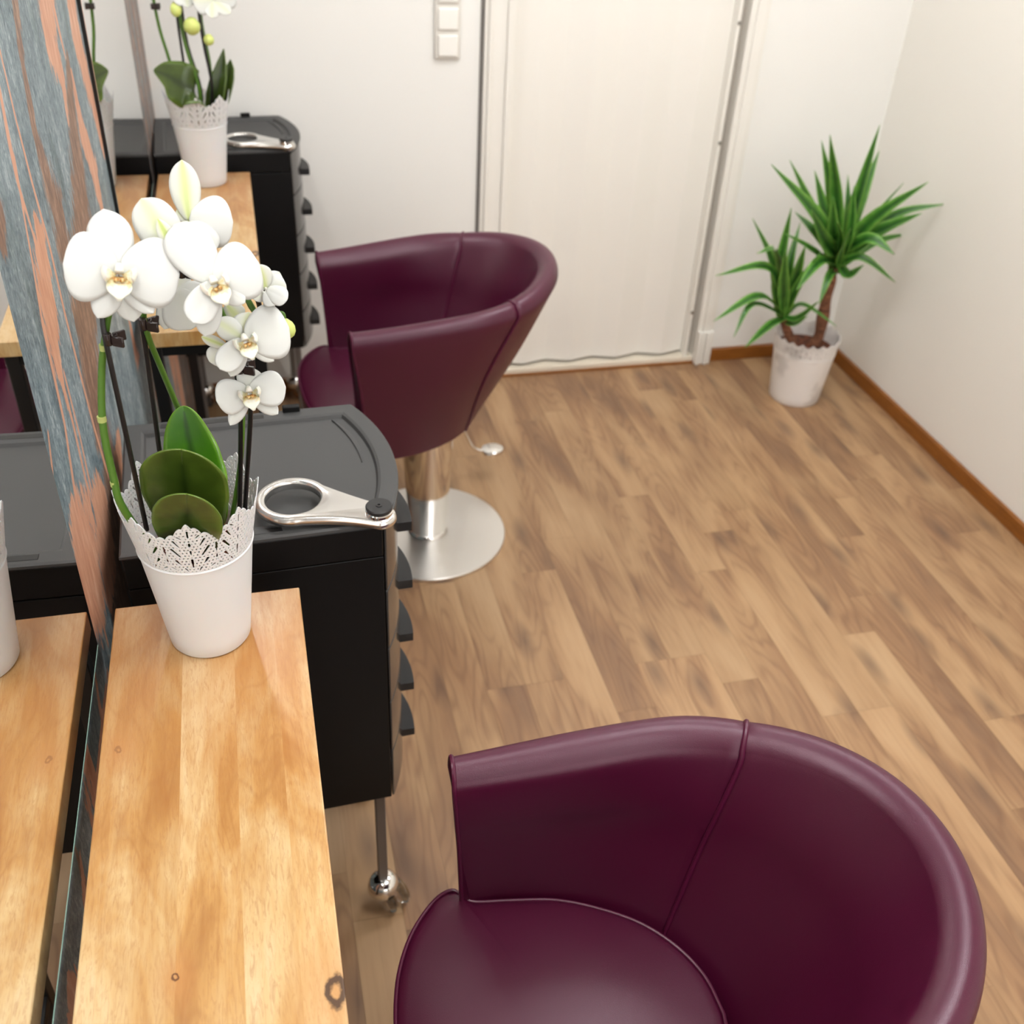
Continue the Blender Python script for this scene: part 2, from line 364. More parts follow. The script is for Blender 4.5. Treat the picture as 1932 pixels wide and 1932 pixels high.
struct('wall_far', 'plain warm white end wall with folding door', MB().box(XL-.1, .705, YF, YF+.1, 0, ZC).box(1.585, XR, YF, YF+.1, 0, ZC).box(.705, 1.585, YF, YF+.1, 2.1, ZC), M_wallw)
struct('ceiling', 'white ceiling', MB().box(XL-.1, XR+.1, YN-.1, YF+.1, ZC, ZC+.1), M_ceil)
struct('baseboard_right', 'orange brown wooden baseboard of the right wall', MB().box(XR-.016, XR, YN, YF, 0, .05), M_baseb, .003)
struct('baseboard_far', 'orange brown baseboard right of the door', MB().box(1.60, XR-.016, YF-.016, YF, 0, .05), M_baseb, .003)
struct('baseboard_left', 'orange brown baseboard left of the door', MB().box(XL, .70, YF-.016, YF, 0, .05), M_baseb, .003)

def wall_left():
    y0, y1, z0, z1 = YN, YF+.05, 0., ZC
    ys = np.concatenate([np.arange(y0, .35, .05), np.arange(.35, 2.0, .006), np.arange(2.0, y1, .03)])
    zs = np.concatenate([np.arange(z0, .56, .03), np.arange(.56, 1.62, .008), np.arange(1.62, z1, .05), [z1]])
    Y, Z = np.meshgrid(ys, zs, indexing='ij')
    def stroke(pts):
        f = np.full(Y.shape, -2.)
        for (ya, za, wa), (yb, zb, wb) in zip(pts[:-1], pts[1:]):
            d = np.array([yb-ya, zb-za]); L = d@d; t = np.clip(((Y-ya)*d[0]+(Z-za)*d[1])/L, 0, 1)
            w = wa+(wb-wa)*t; dist = np.hypot(Y-ya-d[0]*t, Z-za-d[1]*t); f = np.maximum(f, 1-dist/np.maximum(w, 1e-3)*.5)
        return np.clip(f, -1.5, 1)
    def P(px, py, w): p = at(px, py, X=XL); return (p.y, p.z, w)
    O = [[P(84, -40, .06), P(92, 60, .05), P(118, 150, .022), P(129, 232, .008)],
         [P(136, 140, .010), P(155, 250, .030), P(180, 330, .035), P(197, 420, .018)],
         [P(128, -30, .05), P(145, 70, .045), P(170, 170, .035), P(196, 290, .01)],
         [P(66, 410, .006), P(76, 450, .028), P(84, 520, .045), P(95, 600, .045), P(104, 660, .03), P(118, 720, .012), P(128, 770, .004)],
         [P(136, 950, .01), P(150, 1010, .05), P(170, 1060, .09), P(182, 1110, .06), P(176, 1150, .03), P(178, 1190, .012)],
         [P(190, 960, .05), P(200, 1040, .07), P(205, 1110, .03)], [P(182, 895, .008), P(200, 940, .014)],
         [P(240, 590, .008), P(262, 690, .03), P(275, 780, .04)], [P(225, 830, .02), P(225, 930, .05)],
         ]
    Bn = [[P(128, 110, .012), P(138, 230, .045), P(150, 330, .06), P(158, 420, .07), P(160, 600, .085), P(175, 720, .07), P(185, 820, .03)],
          [P(26, -20, .018), P(40, 100, .016), P(66, 250, .018), P(90, 340, .03), P(110, 400, .05), P(122, 470, .05)],
          [P(0, 405, .02), P(4, 450, .02)], [P(205, 860, .06), P(222, 1000, .09), P(222, 1080, .09)]]
    T = [[P(0, 95, .0035), P(30, 225, .004), P(62, 350, .0045), P(95, 470, .005), P(122, 590, .005), P(150, 700, .005), P(176, 800, .005), P(205, 900, .005)],
         [P(-4, 150, .005), P(18, 270, .008), P(32, 340, .005), P(62, 440, .004), P(80, 520, .004)], [P(26, 290, .0035), P(46, 410, .004), P(62, 500, .004), P(82, 620, .005), P(100, 700, .006), P(122, 800, .005), P(140, 920, .006), P(155, 1000, .006)],
         [P(110, 690, .006), P(138, 800, .005), P(165, 920, .005), P(178, 1000, .006)], [P(120, 700, .004), P(150, 820, .004), P(180, 960, .005)],
         [P(95, -20, .006), P(112, 60, .008), P(124, 110, .004)], [P(90, 810, .003), P(98, 880, .004), P(104, 940, .002)], [P(176, 1125, .003), P(195, 1180, .004), P(205, 1220, .004)]]
    def far_field(seed, amp):     # same kind of vein elsewhere on the wall
        r = np.random.RandomState(seed); f = np.full(Y.shape, -2.)
        for i in range(26):
            yc = r.uniform(YN, YF); s = r.uniform(.02, .12); zz = r.uniform(0, 2.4); L = r.uniform(.2, .7); sl = r.uniform(-.25, .05)
            d = np.abs(Y-yc-sl*(Z-zz)-.02*np.sin(Z*7+i))/(s*np.clip(1-((Z-zz)/L)**2, .05, 1)); g = 1-d*.5
            g = np.where(np.abs(Z-zz) > L, -2, g); f = np.maximum(f, g)
        return np.clip(f, -1.5, 1)
    inside = ((Y > .86) & (Y < 1.97) & (Z > .80) & (Z < 1.60))
    fo = np.max([stroke(s) for s in O], axis=0); fb = np.max([stroke(s) for s in Bn], axis=0); ft = np.max([stroke(s) for s in T], axis=0)
    low = np.max([stroke(q) for q in ([P(178, 1262, .004), P(188, 1330, .008), P(200, 1400, .004)], [P(150, 1600, .003), P(160, 1690, .012), P(166, 1760, .006)], [P(128, 1840, .006), P(142, 1900, .03), P(150, 1960, .03)], [P(160, 1480, .003), P(176, 1560, .006)])], axis=0)
    fo = np.maximum(np.where(inside, fo, far_field(3, 1)), low); fb = np.where(inside, fb, far_field(8, 1)); ft = np.where(inside, ft, far_field(21, 1)*.2-.3)
    strip = Y > 2.66; fb = np.where(strip, .58+.12*np.sin(Y*60), fb); fo = np.where(strip, .25+.25*np.sin(Y*38+1), fo)
    ni, nj = Y.shape; V = np.stack([np.full(Y.size, XL), Y.ravel(), Z.ravel()], 1)
    idx = np.arange(ni*nj).reshape(ni, nj); F = np.stack([idx[:-1, :-1], idx[1:, :-1], idx[1:, 1:], idx[:-1, 1:]], -1).reshape(-1, 4)
    V = [tuple(v) for v in V]; F = [tuple(int(q) for q in f) for f in F]; n = len(V)
    # depth of the wall
    for x, y, z in ((XL-.1, y0, z0), (XL-.1, ys[-1], z0), (XL-.1, ys[-1], z1), (XL-.1, y0, z1)): V.append((x, y, z))
    F.append((n, n+3, n+2, n+1))
    me = bpy.data.meshes.new('wall_left'); me.from_pydata(V, [], F)
    a = me.attributes.new('vein', 'FLOAT_VECTOR', 'POINT'); dat = np.zeros((len(V), 3)); dat[:n, 0] = fo.ravel(); dat[:n, 1] = fb.ravel(); dat[:n, 2] = ft.ravel()
    a.data.foreach_set('vector', dat.ravel()); o = link('wall_left', me, M_paper)
    tag(o, 'left wall papered in slate blue and copper marble veins', None, None, 'structure')
wall_left()

# folding door with its casing
def door():
    d = empty('door_1', 'white folding door in the end wall', None, (0, 0, 0), 0, None, 'structure')
    f = MB().box(.708, .80, YF-.014, YF+.06, .0, 2.1).box(.72, .73, YF-.022, YF-.014, 0, 2.1).box(.775, .79, YF-.022, YF-.014, 0, 2.1)
    f.box(1.535, 1.598, YF-.018, YF+.06, 0, 2.1).box(1.50, 1.512, YF-.006, YF+.06, 0, 2.1).box(1.553, 1.585, YF-.026, YF-.016, 0, 2.1)
    f.box(.708, 1.598, YF-.018, YF+.06, 2.04, 2.12)
    f.build('door_frame', M_trim, d, .002)
    MB().box(1.512, 1.535, YF+.03, YF+.05, 0, 2.04).build('track_recess', mat('grey_recess', (176, 168, 158), .6), d)
    # zigzag panels
    x0, x1, n = .80, 1.50, 8; w = (x1-x0)/n; top = []; yb = YF+.022
    for i in range(n+1):
        y = yb+(-.011 if i % 2 else .011); x = x0+i*w
        top += [(x-.005 if i else x, y-.003), (x+.005 if i < n else x, y-.003)]
    pts = top+[(x, y+.008) for x, y in top[::-1]]
    MB().prism(pts, .034, 2.04).build('folding_panel', M_door, d, .0015)
    MB().box(.80, 1.535, YF-.012, YF+.07, 0, .024).build('threshold', mat('cream_threshold', (226, 216, 198), .5), d, .002)
    MB().box(.80, 1.535, YF-.020, YF-.012, 0, .008).build('threshold_edge', M_baseb, d, .001)
    MB().box(.80, 1.535, YF+.055, YF+.07, .02, 2.04).build('gap_shade_sheet', M_dark, d)  # dark sheet standing in for the shade in the gap below the panels
    # folded stack foot at the hinge side
    s = MB()
    for i in range(4): s.box(1.537+i*.0155, 1.549+i*.0155, YF-.040+.006*(i % 2), YF-.016, 0.0, .13)
    s.build('casing_foot', M_trim, d, .003)
    for z in (1.16, .80, .20):
        V, F = lathe_geo([(.0005, -.004), (.006, -.004), (.006, .001), (.0005, .001)], n=12); M = Matrix.Translation((1.507, YF-.008, z)) @ Matrix.Rotation(PI/2, 4, 'X')
        geo('hinge_pin', [M @ Vector(v) for v in V], F, mat('dull_metal', (150, 146, 140), .35, .8), d)
    MB().box(.698, .708, YF-.004, YF+.02, 0, 2.1).build('shadow_gap', mat('grey_gap', (120, 116, 112), .8), d)
door()

# light switch
def switch():
    o = empty('light_switch', 'white rocker light switch panel on the end wall left of the door', 'light switch', (.599, YF, 1.06))
    MB().box(-.038, .038, -.010, 0, 0, .226).build('switch_frame', M_swframe, o, .004)
    for i in range(3):
        z = .009+i*.0715
        MB().box(-.028, .030, -.017, -.009, z, z+.058).build('rocker', M_switch, o, .005, 3)
switch()

# ------------------------------------------------------------------ mirrors
def mirror(y0, y1, label):
    o = empty('wall_mirror', label, 'mirror', (XL, y0, .874), 0, None)
    L = y1-y0; H = 1.15
    MB().box(0, .006, 0, L, 0, H).build('backing', M_mirblk, o)
    MB().box(.006, .0068, .0012, L-.0012, .0015, H-.0015).build('glass', M_mirror, o)
    MB().box(.0062, .0072, 0, L, 0, .0016).build('lower_edge', M_glassedge, o)
    return o
mirror(.215, .985, 'frameless wall mirror behind the near console table')
mirror(1.925, 2.685, 'frameless wall mirror behind the far console table')

# ------------------------------------------------------------------ console tables
TZ = .88
def console(loc, label):
    o = empty('console_table', label, 'console table', loc, 0, 'wooden console tables under the mirrors')
    # tabletop, origin at its back far corner line: x 0..w, y -L..0
    w, L, t = .2265, .915, .030
    V = []; F = []; A = []; xs = [0, .083, .142, .190, w]
    n = 40
    bm = bmesh.new(); bmesh.ops.create_cube(bm, size=1)
    for v in bm.verts: v.co = Vector(((v.co.x+.5)*w, (v.co.y-.5)*L, TZ-t/2+v.co.z*t))
    for x in xs[1:-1]: bmesh.ops.bisect_plane(bm, geom=bm.verts[:]+bm.edges[:]+bm.faces[:], plane_co=(x, 0, 0), plane_no=(1, 0, 0))
    me = bpy.data.meshes.new('tabletop'); bm.to_mesh(me); bm.free()
    at_ = me.attributes.new('strip', 'FLOAT_VECTOR', 'FACE'); dat = []
    tone = [.35, .75, .6, .9]; off = [(.1, .2), (.55, .7), (.58, .72), (.8, .35)]
    for p in me.polygons:
        i = max(0, min(3, sum(p.center.x > x for x in xs[1:-1]))); dat += [tone[i], off[i][0], off[i][1]]
    at_.data.foreach_set('vector', dat); tp = link('tabletop', me, M_table, o)
    b = tp.modifiers.new('bevel', 'BEVEL'); b.width = .0015; b.segments = 2; b.limit_method = 'ANGLE'; b.angle_limit = .6
    s = .025
    for x in (.006, w-.006-s):
        for y in (-L+.012, -.012-s):
            MB().box(x, x+s, y, y+s, 0, TZ-t-.0).build('leg', M_steelblk, o, .0015)
    for x in (.006, w-.006-s):
        MB().box(x+.002, x+s-.002, -L+.012+s, -.012-s, TZ-t-s, TZ-t-.0005).build('rail', M_steelblk, o, .001)
        MB().box(x+.002, x+s-.002, -L+.012+s, -.012-s, .10, .12).build('rail', M_steelblk, o, .001)
    for y in (-L+.012, -.012-s): MB().box(.006+s, w-.006-s, y+.002, y+s-.002, TZ-t-s, TZ-t-.0005).build('rail', M_steelblk, o, .001)
    return o
T1 = console((-.2165, 1.044, 0), 'near honey wood console table with black legs, the white orchid pot stands on it')
T2 = console((-.222, 2.733, 0), 'far honey wood console table with black legs in front of the end wall trolley')

# ------------------------------------------------------------------ trolleys
def trolley(loc, label):
    o = empty('salon_trolley', label, 'trolley', loc, .038, 'black drawer trolleys at the table ends')
    x0, xf, hw, bul = 0., .342, .162, .039       # back, front corner, half width, bulge of the front; y centred
    Y0, Y1 = -hw, hw
    def arc(off=0, n=22, ya=None, yb=None):
        ya = Y0 if ya is None else ya; yb = Y1 if yb is None else yb
        R = (hw*hw+bul*bul)/(2*bul); cx = xf+bul-R
        out = []
        for i in range(n+1):
            y = ya+(yb-ya)*i/n; out.append((cx+math.sqrt(max(0, (R+off)**2-y*y)), y))
        return out
    def D(inset, n=22):
        a = arc(-inset, n, Y0+inset, Y1-inset); return [(x0+inset, Y0+inset)]+a+[(x0+inset, Y1-inset)]
    # body: side walls, back and lid, open core for the drawers
    z0, z1 = .333, .912
    B = MB().box(x0, xf-.004, Y0, Y0+.008, z0, .853).box(x0, xf-.004, Y1-.008, Y1, z0, .853).box(x0, x0+.008, Y0+.008, Y1-.008, z0, .853)
    B.box(x0+.008, xf-.006, Y0+.008, Y1-.008, z0, z0+.01); B.box(x0+.008, xf-.03, Y0+.008, Y1-.008, .84, .853)
    B.build('body', M_blk, o, .0012)
    MB().box(x0-.001, xf-.004, Y0-.0015, Y1+.0015, .8555, .9065).build('lid', M_blk, o, .002)
    # tray
    rim_o, rim_i = D(-.003), D(.026); floor_ = D(.031)
    def L3(pts, z): return [(x, y, z) for x, y in pts]
    V, F = loft([L3(D(-.001), .9068), L3(D(-.003), .9075), L3(rim_o, .9115), L3(D(.000), .914), L3(D(.022), .914), L3(rim_i, .912), L3(floor_, .902)], True, True)
    geo('tray', V, F, M_tray, o, True, 25)
    # crescent groove inside the front rim and slot in the side rims
    a1 = arc(-.040, 20, -.118, .118); R2 = .20
    cres = a1+[(x-.013*math.sin(PI*min(max((y+.118)/.236, 0), 1)), y) for x, y in a1[::-1]]
    MB().prism(cres, .902, .9027).build('crescent_groove', mat('dark_groove', (14, 14, 14), .4), o)
    rib = arc(-.046, 16, .0, .128); rib2 = [(x+.006*math.sin(PI*i/16)+.0008, y) for i, (x, y) in enumerate(rib)]
    MB().prism(rib+rib2[::-1], .902, .9095).build('tray_rib', M_tray, o, .0008)
    for sgn in (-1, 1):
        MB().box(.05, .205, sgn*(hw-.012)-.006, sgn*(hw-.012)+.006, .9136, .9146).build('rim_slot', mat('dark_groove'), o, .0005)
    for yy in (Y1-.004,):
        MB().box(.235, .262, yy-.004, yy+.006, .912, .924).build('latch', M_blk, o, .002)
    # drawers
    n = 5; h = (.9035-z0)/n
    for i in range(n):
        za, zb = z0+i*h+.0015, z0+(i+1)*h-.0015
        if True:
            a = arc(0, 22, Y0+.001, Y1-.001); b = arc(-.014, 22, Y0+.001, Y1-.001)
            b = [(xf-.0025, y) for x, y in b]
            d = MB().prism(a+b[::-1], za, zb).build('drawer', M_front, o, .0015)
        ya, yb = -.052, .098; c = .5*(ya+yb); A = arc(-.002, 14, ya, yb)
        out = [(x+.001+.0235*(1-((y-ya)/(yb-ya))**2.1), y) for x, y in A]
        zc = za+.0175
        hd = MB().prism(A+out[::-1], zc, zc+.017).build('handle', M_handle, d, .002)
    # legs and casters
    for lx, ly in ((.03, Y0+.022), (.03, Y1-.022), (xf-.022, Y0+.022), (xf-.022, Y1-.022)):
        MB().box(lx-.0085, lx+.0085, ly-.0085, ly+.0085, .062, z0).build('leg', M_legm, o, .0015)
        # chrome hood
        prof = [(.002, .082), (.013, .0815), (.023, .076), (.0285, .065), (.030, .050), (.0275, .046), (.0265, .050), (.025, .064), (.002, .074)]
        V, F = lathe_geo(prof, (lx, ly), 28, False)
        cst = geo('caster', V, F, M_chrome, o)
        ang = .5; M = Matrix.Translation((lx+.016, ly-.006, .0302)) @ Matrix.Rotation(ang, 4, 'Z')
        for sx in (-1, 1):
            V, F = lathe_geo([(.001, -.010), (.020, -.0095), (.027, -.006), (.0296, 0), (.027, .006), (.020, .0095), (.001, .010)], n=32)
            R = M @ Matrix.Translation((sx*.0145, 0, 0)) @ Matrix.Rotation(PI/2, 4, 'Y'); geo('wheel', [R @ Vector(v) for v in V], F, M_clear, cst)
        V, F = lathe_geo([(.0005, -.004), (.006, -.004), (.006, .004), (.0005, .004)], n=16)
        R = M @ Matrix.Rotation(PI/2, 4, 'Y'); geo('axle', [R @ Vector(v) for v in V], F, M_chrome, cst)
    # swivelling dryer holder: aluminium arm with ring
    hc = Vector((.2245, -.1045)); pv = Vector((.3335, -.165)); ax = (pv-hc).normalized(); nn = Vector((-ax.y, ax.x)); Ld = (pv-hc).length
    ro, ri, rp = .0525, .0375, .0235
    def width(t):        # half width of the arm along the axis from the ring centre
        return None
    outl = []
    N = 40; beta = math.radians(56); b2 = math.radians(70)
    for i in range(N+1):
        a = beta+(2*PI-2*beta)*i/N; outl.append(hc+ro*(ax*math.cos(a)+nn*math.sin(a)))
    pa = outl[-1]; 
    for s_ in (1,):
        end = pv+rp*(ax*math.cos(-b2)+nn*math.sin(-b2))
        for i in range(1, 12):
            t = i/12; p = outl[N].lerp(end, t); outl.append(p+nn*(.006*math.sin(PI*t)))
    for i in range(17):
        a = -b2+2*b2*i/16; outl.append(pv+rp*(ax*math.cos(a)+nn*math.sin(a)))
    start = outl[0]
    e2 = outl[-1]
    for i in range(1, 12):
        t = i/12; p = e2.lerp(start, t); outl.append(p-nn*(.002*math.sin(PI*t)))
    n1 = len(outl)
    inner = [hc+ri*Vector((math.cos(2*PI*i/n1), math.sin(2*PI*i/n1))) for i in range(n1)]
    from mathutils.geometry import tessellate_polygon
    zb, zt = .918, .932
    def offs(k_, z):
        out = []
        for i, p in enumerate(outl):
            t = outl[(i+1) % n1]-outl[i-1]; t.normalize(); nr = Vector((t.y, -t.x)); out.append(Vector((p.x-nr.x*k_, p.y-nr.y*k_, z)))
        return out
    def inn(r, z): return [Vector((hc.x+r*math.cos(2*PI*i/48), hc.y+r*math.sin(2*PI*i/48), z)) for i in range(48)]
    A_ = MB()
    oo = [offs(.003, zb), offs(.0003, zb+.003), offs(.0003, zt-.006), offs(.0018, zt-.002), offs(.0045, zt-.0004), offs(.0075, zt)]
    ii = [inn(ri+.0035, zt), inn(ri+.001, zt-.0012), inn(ri, zt-.004), inn(ri, zb+.002), inn(ri+.002, zb)]
    A_.add(*loft(oo, True, False)); A_.add(*loft(ii, True, False))
    for ca, cb, up in ((oo[-1], ii[0], 1), (oo[0], ii[-1], 0)):
        tri = tessellate_polygon([ca, cb]); A_.add(ca+cb, [tuple(t) for t in tri])
    me_ = bpy.data.meshes.new('dryer_holder_arm'); me_.from_pydata(A_.V, [], A_.F)
    bm = bmesh.new(); bm.from_mesh(me_); bmesh.ops.remove_doubles(bm, verts=bm.verts, dist=1e-5); bmesh.ops.recalc_face_normals(bm, faces=bm.faces); bm.to_mesh(me_); bm.free()
    shade(me_, True, 50); arm = link('dryer_holder_arm', me_, M_alu, o)
    lathe('pivot_collar', [(.001, zt-.001), (.0185, zt-.001), (.0185, zt+.004), (.017, zt+.0055), (.001, zt+.0055)], M_chrome, arm, tuple(pv), 36)
    kn = lathe('pivot_knob', [(.001, zt+.0055), (.0175, zt+.0055), (.0182, zt+.007), (.0182, zt+.011), (.017, zt+.0125), (.0045, zt+.0125), (.0045, zt+.0135), (.002, zt+.0135), (.002, zt+.0115), (.0005, zt+.0115)], mat('black_knob', (36, 36, 37), .4), arm, tuple(pv), 36)
    lathe('pivot_post', [(.001, .9135), (.011, .9135), (.011, zb+.001), (.001, zb+.001)], M_chrome, arm, tuple(pv), 24)
    return o
K1 = trolley((-.214, 1.270, 0), 'near black drawer trolley beside the end of the wooden table with the large orchid')
K2 = trolley((-.2335, 2.953, 0), 'far black drawer trolley standing against the end wall')

# ------------------------------------------------------------------ salon chairs
def chair(loc, rz, label):
    o = empty('salon_chair', label, 'chair', loc, rz, 'plum tub salon chairs')
    NU = 40
    def curve(w, xf, x0, xb, th_s, z0, z1, wf=None):
        """plan curve from the arm front (u=0) over the seam (u=.5) to the middle of the back (u=1)"""
        wf = w if wf is None else wf; out = []
        a, b = xb-x0, w; ths = math.radians(th_s)
        xs = x0+a*math.sin(ths); Ls = x0-xf; arcl = .5*(a+b)*ths; tot = Ls+arcl
        for i in range(NU+1):
            u = i/NU
            if u <= .5:
                s = u*2*tot
                if s <= Ls: x = xf+s; y = wf+(w-wf)*(s/Ls)
                else: th = ths*(s-Ls)/max(arcl, 1e-6); x = x0+a*math.sin(th); y = b*math.cos(th)
            else:
                th = ths+(PI/2-ths)*(u-.5)*2; x = x0+a*math.sin(th); y = b*math.cos(th)
            out.append(Vector((x, y, z0+(z1-z0)*(u*u*(3-2*u)))))
        return out
    C_ob = curve(.185, -.190, -.13, .125, 52, .385, .41)
    C_om = curve(.232, -.206, -.05, .232, 30, .575, .60, .228)
    C_ot = curve(.257, -.226, .045, .315, 24, .721, .786, .252)
    for c_ in (C_ot,):
        for i, p in enumerate(c_):
            if i < NU//2: q = math.sin(PI*i/(NU/2)); p.y += .008*q; p.z += .008*q
    C_it = curve(.206, -.226, .005, .253, 30, .705, .762, .202)
    C_im = curve(.208, -.218, -.09, .178, 42, .60, .62, .205)
    C_ib = curve(.198, -.212, -.19, .086, 56, .455, .455)
    def loop(i, shrink=0.):
        ob, om, ot, it, im, ib = (c[i] for c in (C_ob, C_om, C_ot, C_it, C_im, C_ib))
        d = (it-ot); dz = d.z; d.z = 0; up_ = Vector((0, 0, 1))
        arc_ = [ot+d*(.5-.5*math.cos(a))+up_*(.040*math.sin(a)+dz*(.5-.5*math.cos(a))) for a in [PI*q/20 for q in range(1, 15)]]
        tail = smooth_path([arc_[-1], arc_[-1]+d*.16-up_*.020, (arc_[-1]+d*.22-up_*.020).lerp(im, .45), im, ib], 6)
        L = smooth_path([ob, om, ot], 8)+arc_+tail[1:]
        if shrink:
            c = Vector((0, 0, 0))
            m = len(L); nL = []
            for j, p in enumerate(L):
                q = L[j]; t = (L[min(j+1, m-1)]-L[max(j-1, 0)]); 
                # inward: towards the core line of the wall
                core = (L[j]+L[m-1-j])/2; d = core-p
                nL.append(p+(d.normalized()*min(shrink, d.length*.5) if d.length > 1e-5 else Vector((0, 0, 0))))
            L = nL
        return L
    def panel(i0, i1, seam0, seam1, sgn):
        loops = []
        for i in range(i0, i1+1):
            sh = 0
            if (seam0 and i == i0) or (seam1 and i == i1): sh = .005
            loops.append([Vector((p.x, p.y*sgn, p.z)) for p in loop(i, sh)])
            # tighten close to the seams
            if seam0 and i == i0 and i0 < i1: 
                a, b = loop(i), loop(i+1); loops.append([Vector((x.lerp(y, .22).x, x.lerp(y, .22).y*sgn, x.lerp(y, .22).z)) for x, y in zip(a, b)])
            if seam1 and i == i1-1:
                a, b = loop(i), loop(i+1); loops.append([Vector((x.lerp(y, .78).x, x.lerp(y, .78).y*sgn, x.lerp(y, .78).z)) for x, y in zip(a, b)])
        return loops
    h = NU//2
    for s in (1, -1):
        V, F = loft(panel(0, h, False, True, s)); sp_ = geo('side_panel', V, F, M_leather, o, True, 60)
        # front welt: dark inset face edged by piping
        L = [Vector((p.x-.001, p.y*s, p.z)) for p in loop(0)]
        inner = [p for p in L[6:]]
        V, F = tube_geo([Vector((p.x-.0005, p.y, p.z)) for p in L[2:]], .0032, 8); geo('piping', V, F, M_piping, sp_)
        L = [Vector((p.x, p.y*s, p.z)) for p in loop(h)]
        V, F = tube_geo(L, .0036, 8); geo('piping', V, F, M_piping, sp_)
    A = panel(h, NU, True, False, 1); Bk = panel(h, NU, True, False, -1)
    V, F = loft(A+Bk[::-1][1:]); geo('back_panel', V, F, M_leather, o, True, 60)
    # seat
    half = [(-.318, 0), (-.315, .066), (-.305, .118), (-.284, .166), (-.252, .206), (-.226, .219), (-.211, .206), (-.196, .197), (-.142, .192), (-.085, .184), (-.03, .163), (.02, .134), (.058, .095), (.082, .05), (.090, 0)]
    hp = smooth_path([(x, y, 0) for x, y in half], 5)
    full = [Vector((p.x, p.y, 0)) for p in hp]+[Vector((p.x, -p.y, 0)) for p in hp[::-1][1:-1]]
    c = Vector((-.12, 0, 0)); loops = []
    for r in (.02, .12, .24, .36, .48, .6, .7, .8, .87, .93, .97, 1.0):
        row = []
        for i_, p in enumerate(full):
            a_ = math.atan2(p.y, p.x-c.x); q = Vector((c.x+.205*math.cos(a_), .205*math.sin(a_), 0)); f_ = r**3
            e_ = q.lerp(p, f_); row.append(Vector((c.x+(e_.x-c.x)*r, e_.y*r, .501+.024*(1-r**2.4))))
        loops.append(row)
    loops[-1] = [Vector((p.x, p.y, .4985)) for p in full]
    for r, z in ((1.006, .488), (1.0, .47), (.985, .44), (.95, .415), (.88, .400), (.5, .395), (.05, .395)):
        loops.append([Vector((c.x+(p.x-c.x)*r, p.y*r, z)) for p in full])
    V, F = loft(loops); seat = geo('seat', V, F, M_leather, o, True, 60)
    V, F = tube_geo([Vector((c.x+(p.x-c.x)*1.002, p.y*1.002, .5005)) for p in full], .0026, 8, True); geo('piping', V, F, M_piping, seat)
    # underside plate, post, base, pump pedal
    lathe('seat_plate', [(.01, .392), (.11, .392), (.12, .386), (.12, .372), (.01, .372)], M_steelblk, o, (-.03, 0))
    lathe('gas_post', [(.010, .374), (.067, .374), (.0668, .30), (.064, .22), (.0585, .13), (.0530, .05), (.0515, .024), (.0545, .021), (.056, .017), (.0545, .013), (.01, .0125)], M_chrome, o, (0, 0), 64, 40)
    lathe('base_plate', [(.01, 0.0), (.216, 0.0), (.2175, .002), (.2175, .009), (.2155, .0115), (.20, .0125), (.01, .0135)], M_brushed, o, (0, 0), 96, 30)
    P = [(.055, .03, .335), (.10, .12, .30), (.155, .20, .20), (.195, .232, .115), (.235, .232, .094)]
    pd = tube('pump_lever', P, lambda t: .0065-.002*t, M_chrome, o, 10, k=6)
    V = []; F = []
    loopsp = []
    for r, z in ((.05, .1055), (.8, .1050), (.97, .102), (1, .097), (.97, .092), (.05, .090)):
        loopsp.append([Vector((.256+.034*r*math.cos(t), .232+.030*r*math.sin(t), z)) for t in np.linspace(0, 2*PI, 28, endpoint=False)])
    V, F = loft(loopsp); geo('pedal_pad', V, F, M_chrome, pd)
    return o
CH1 = chair((.383, .580, 0), math.radians(-4), 'near plum leather tub salon chair beside the orchid table, cut by the lower photo edge')
CH2 = chair((.390, 2.271, 0), math.radians(4), 'far plum leather tub salon chair on a round steel base before the white folding door')

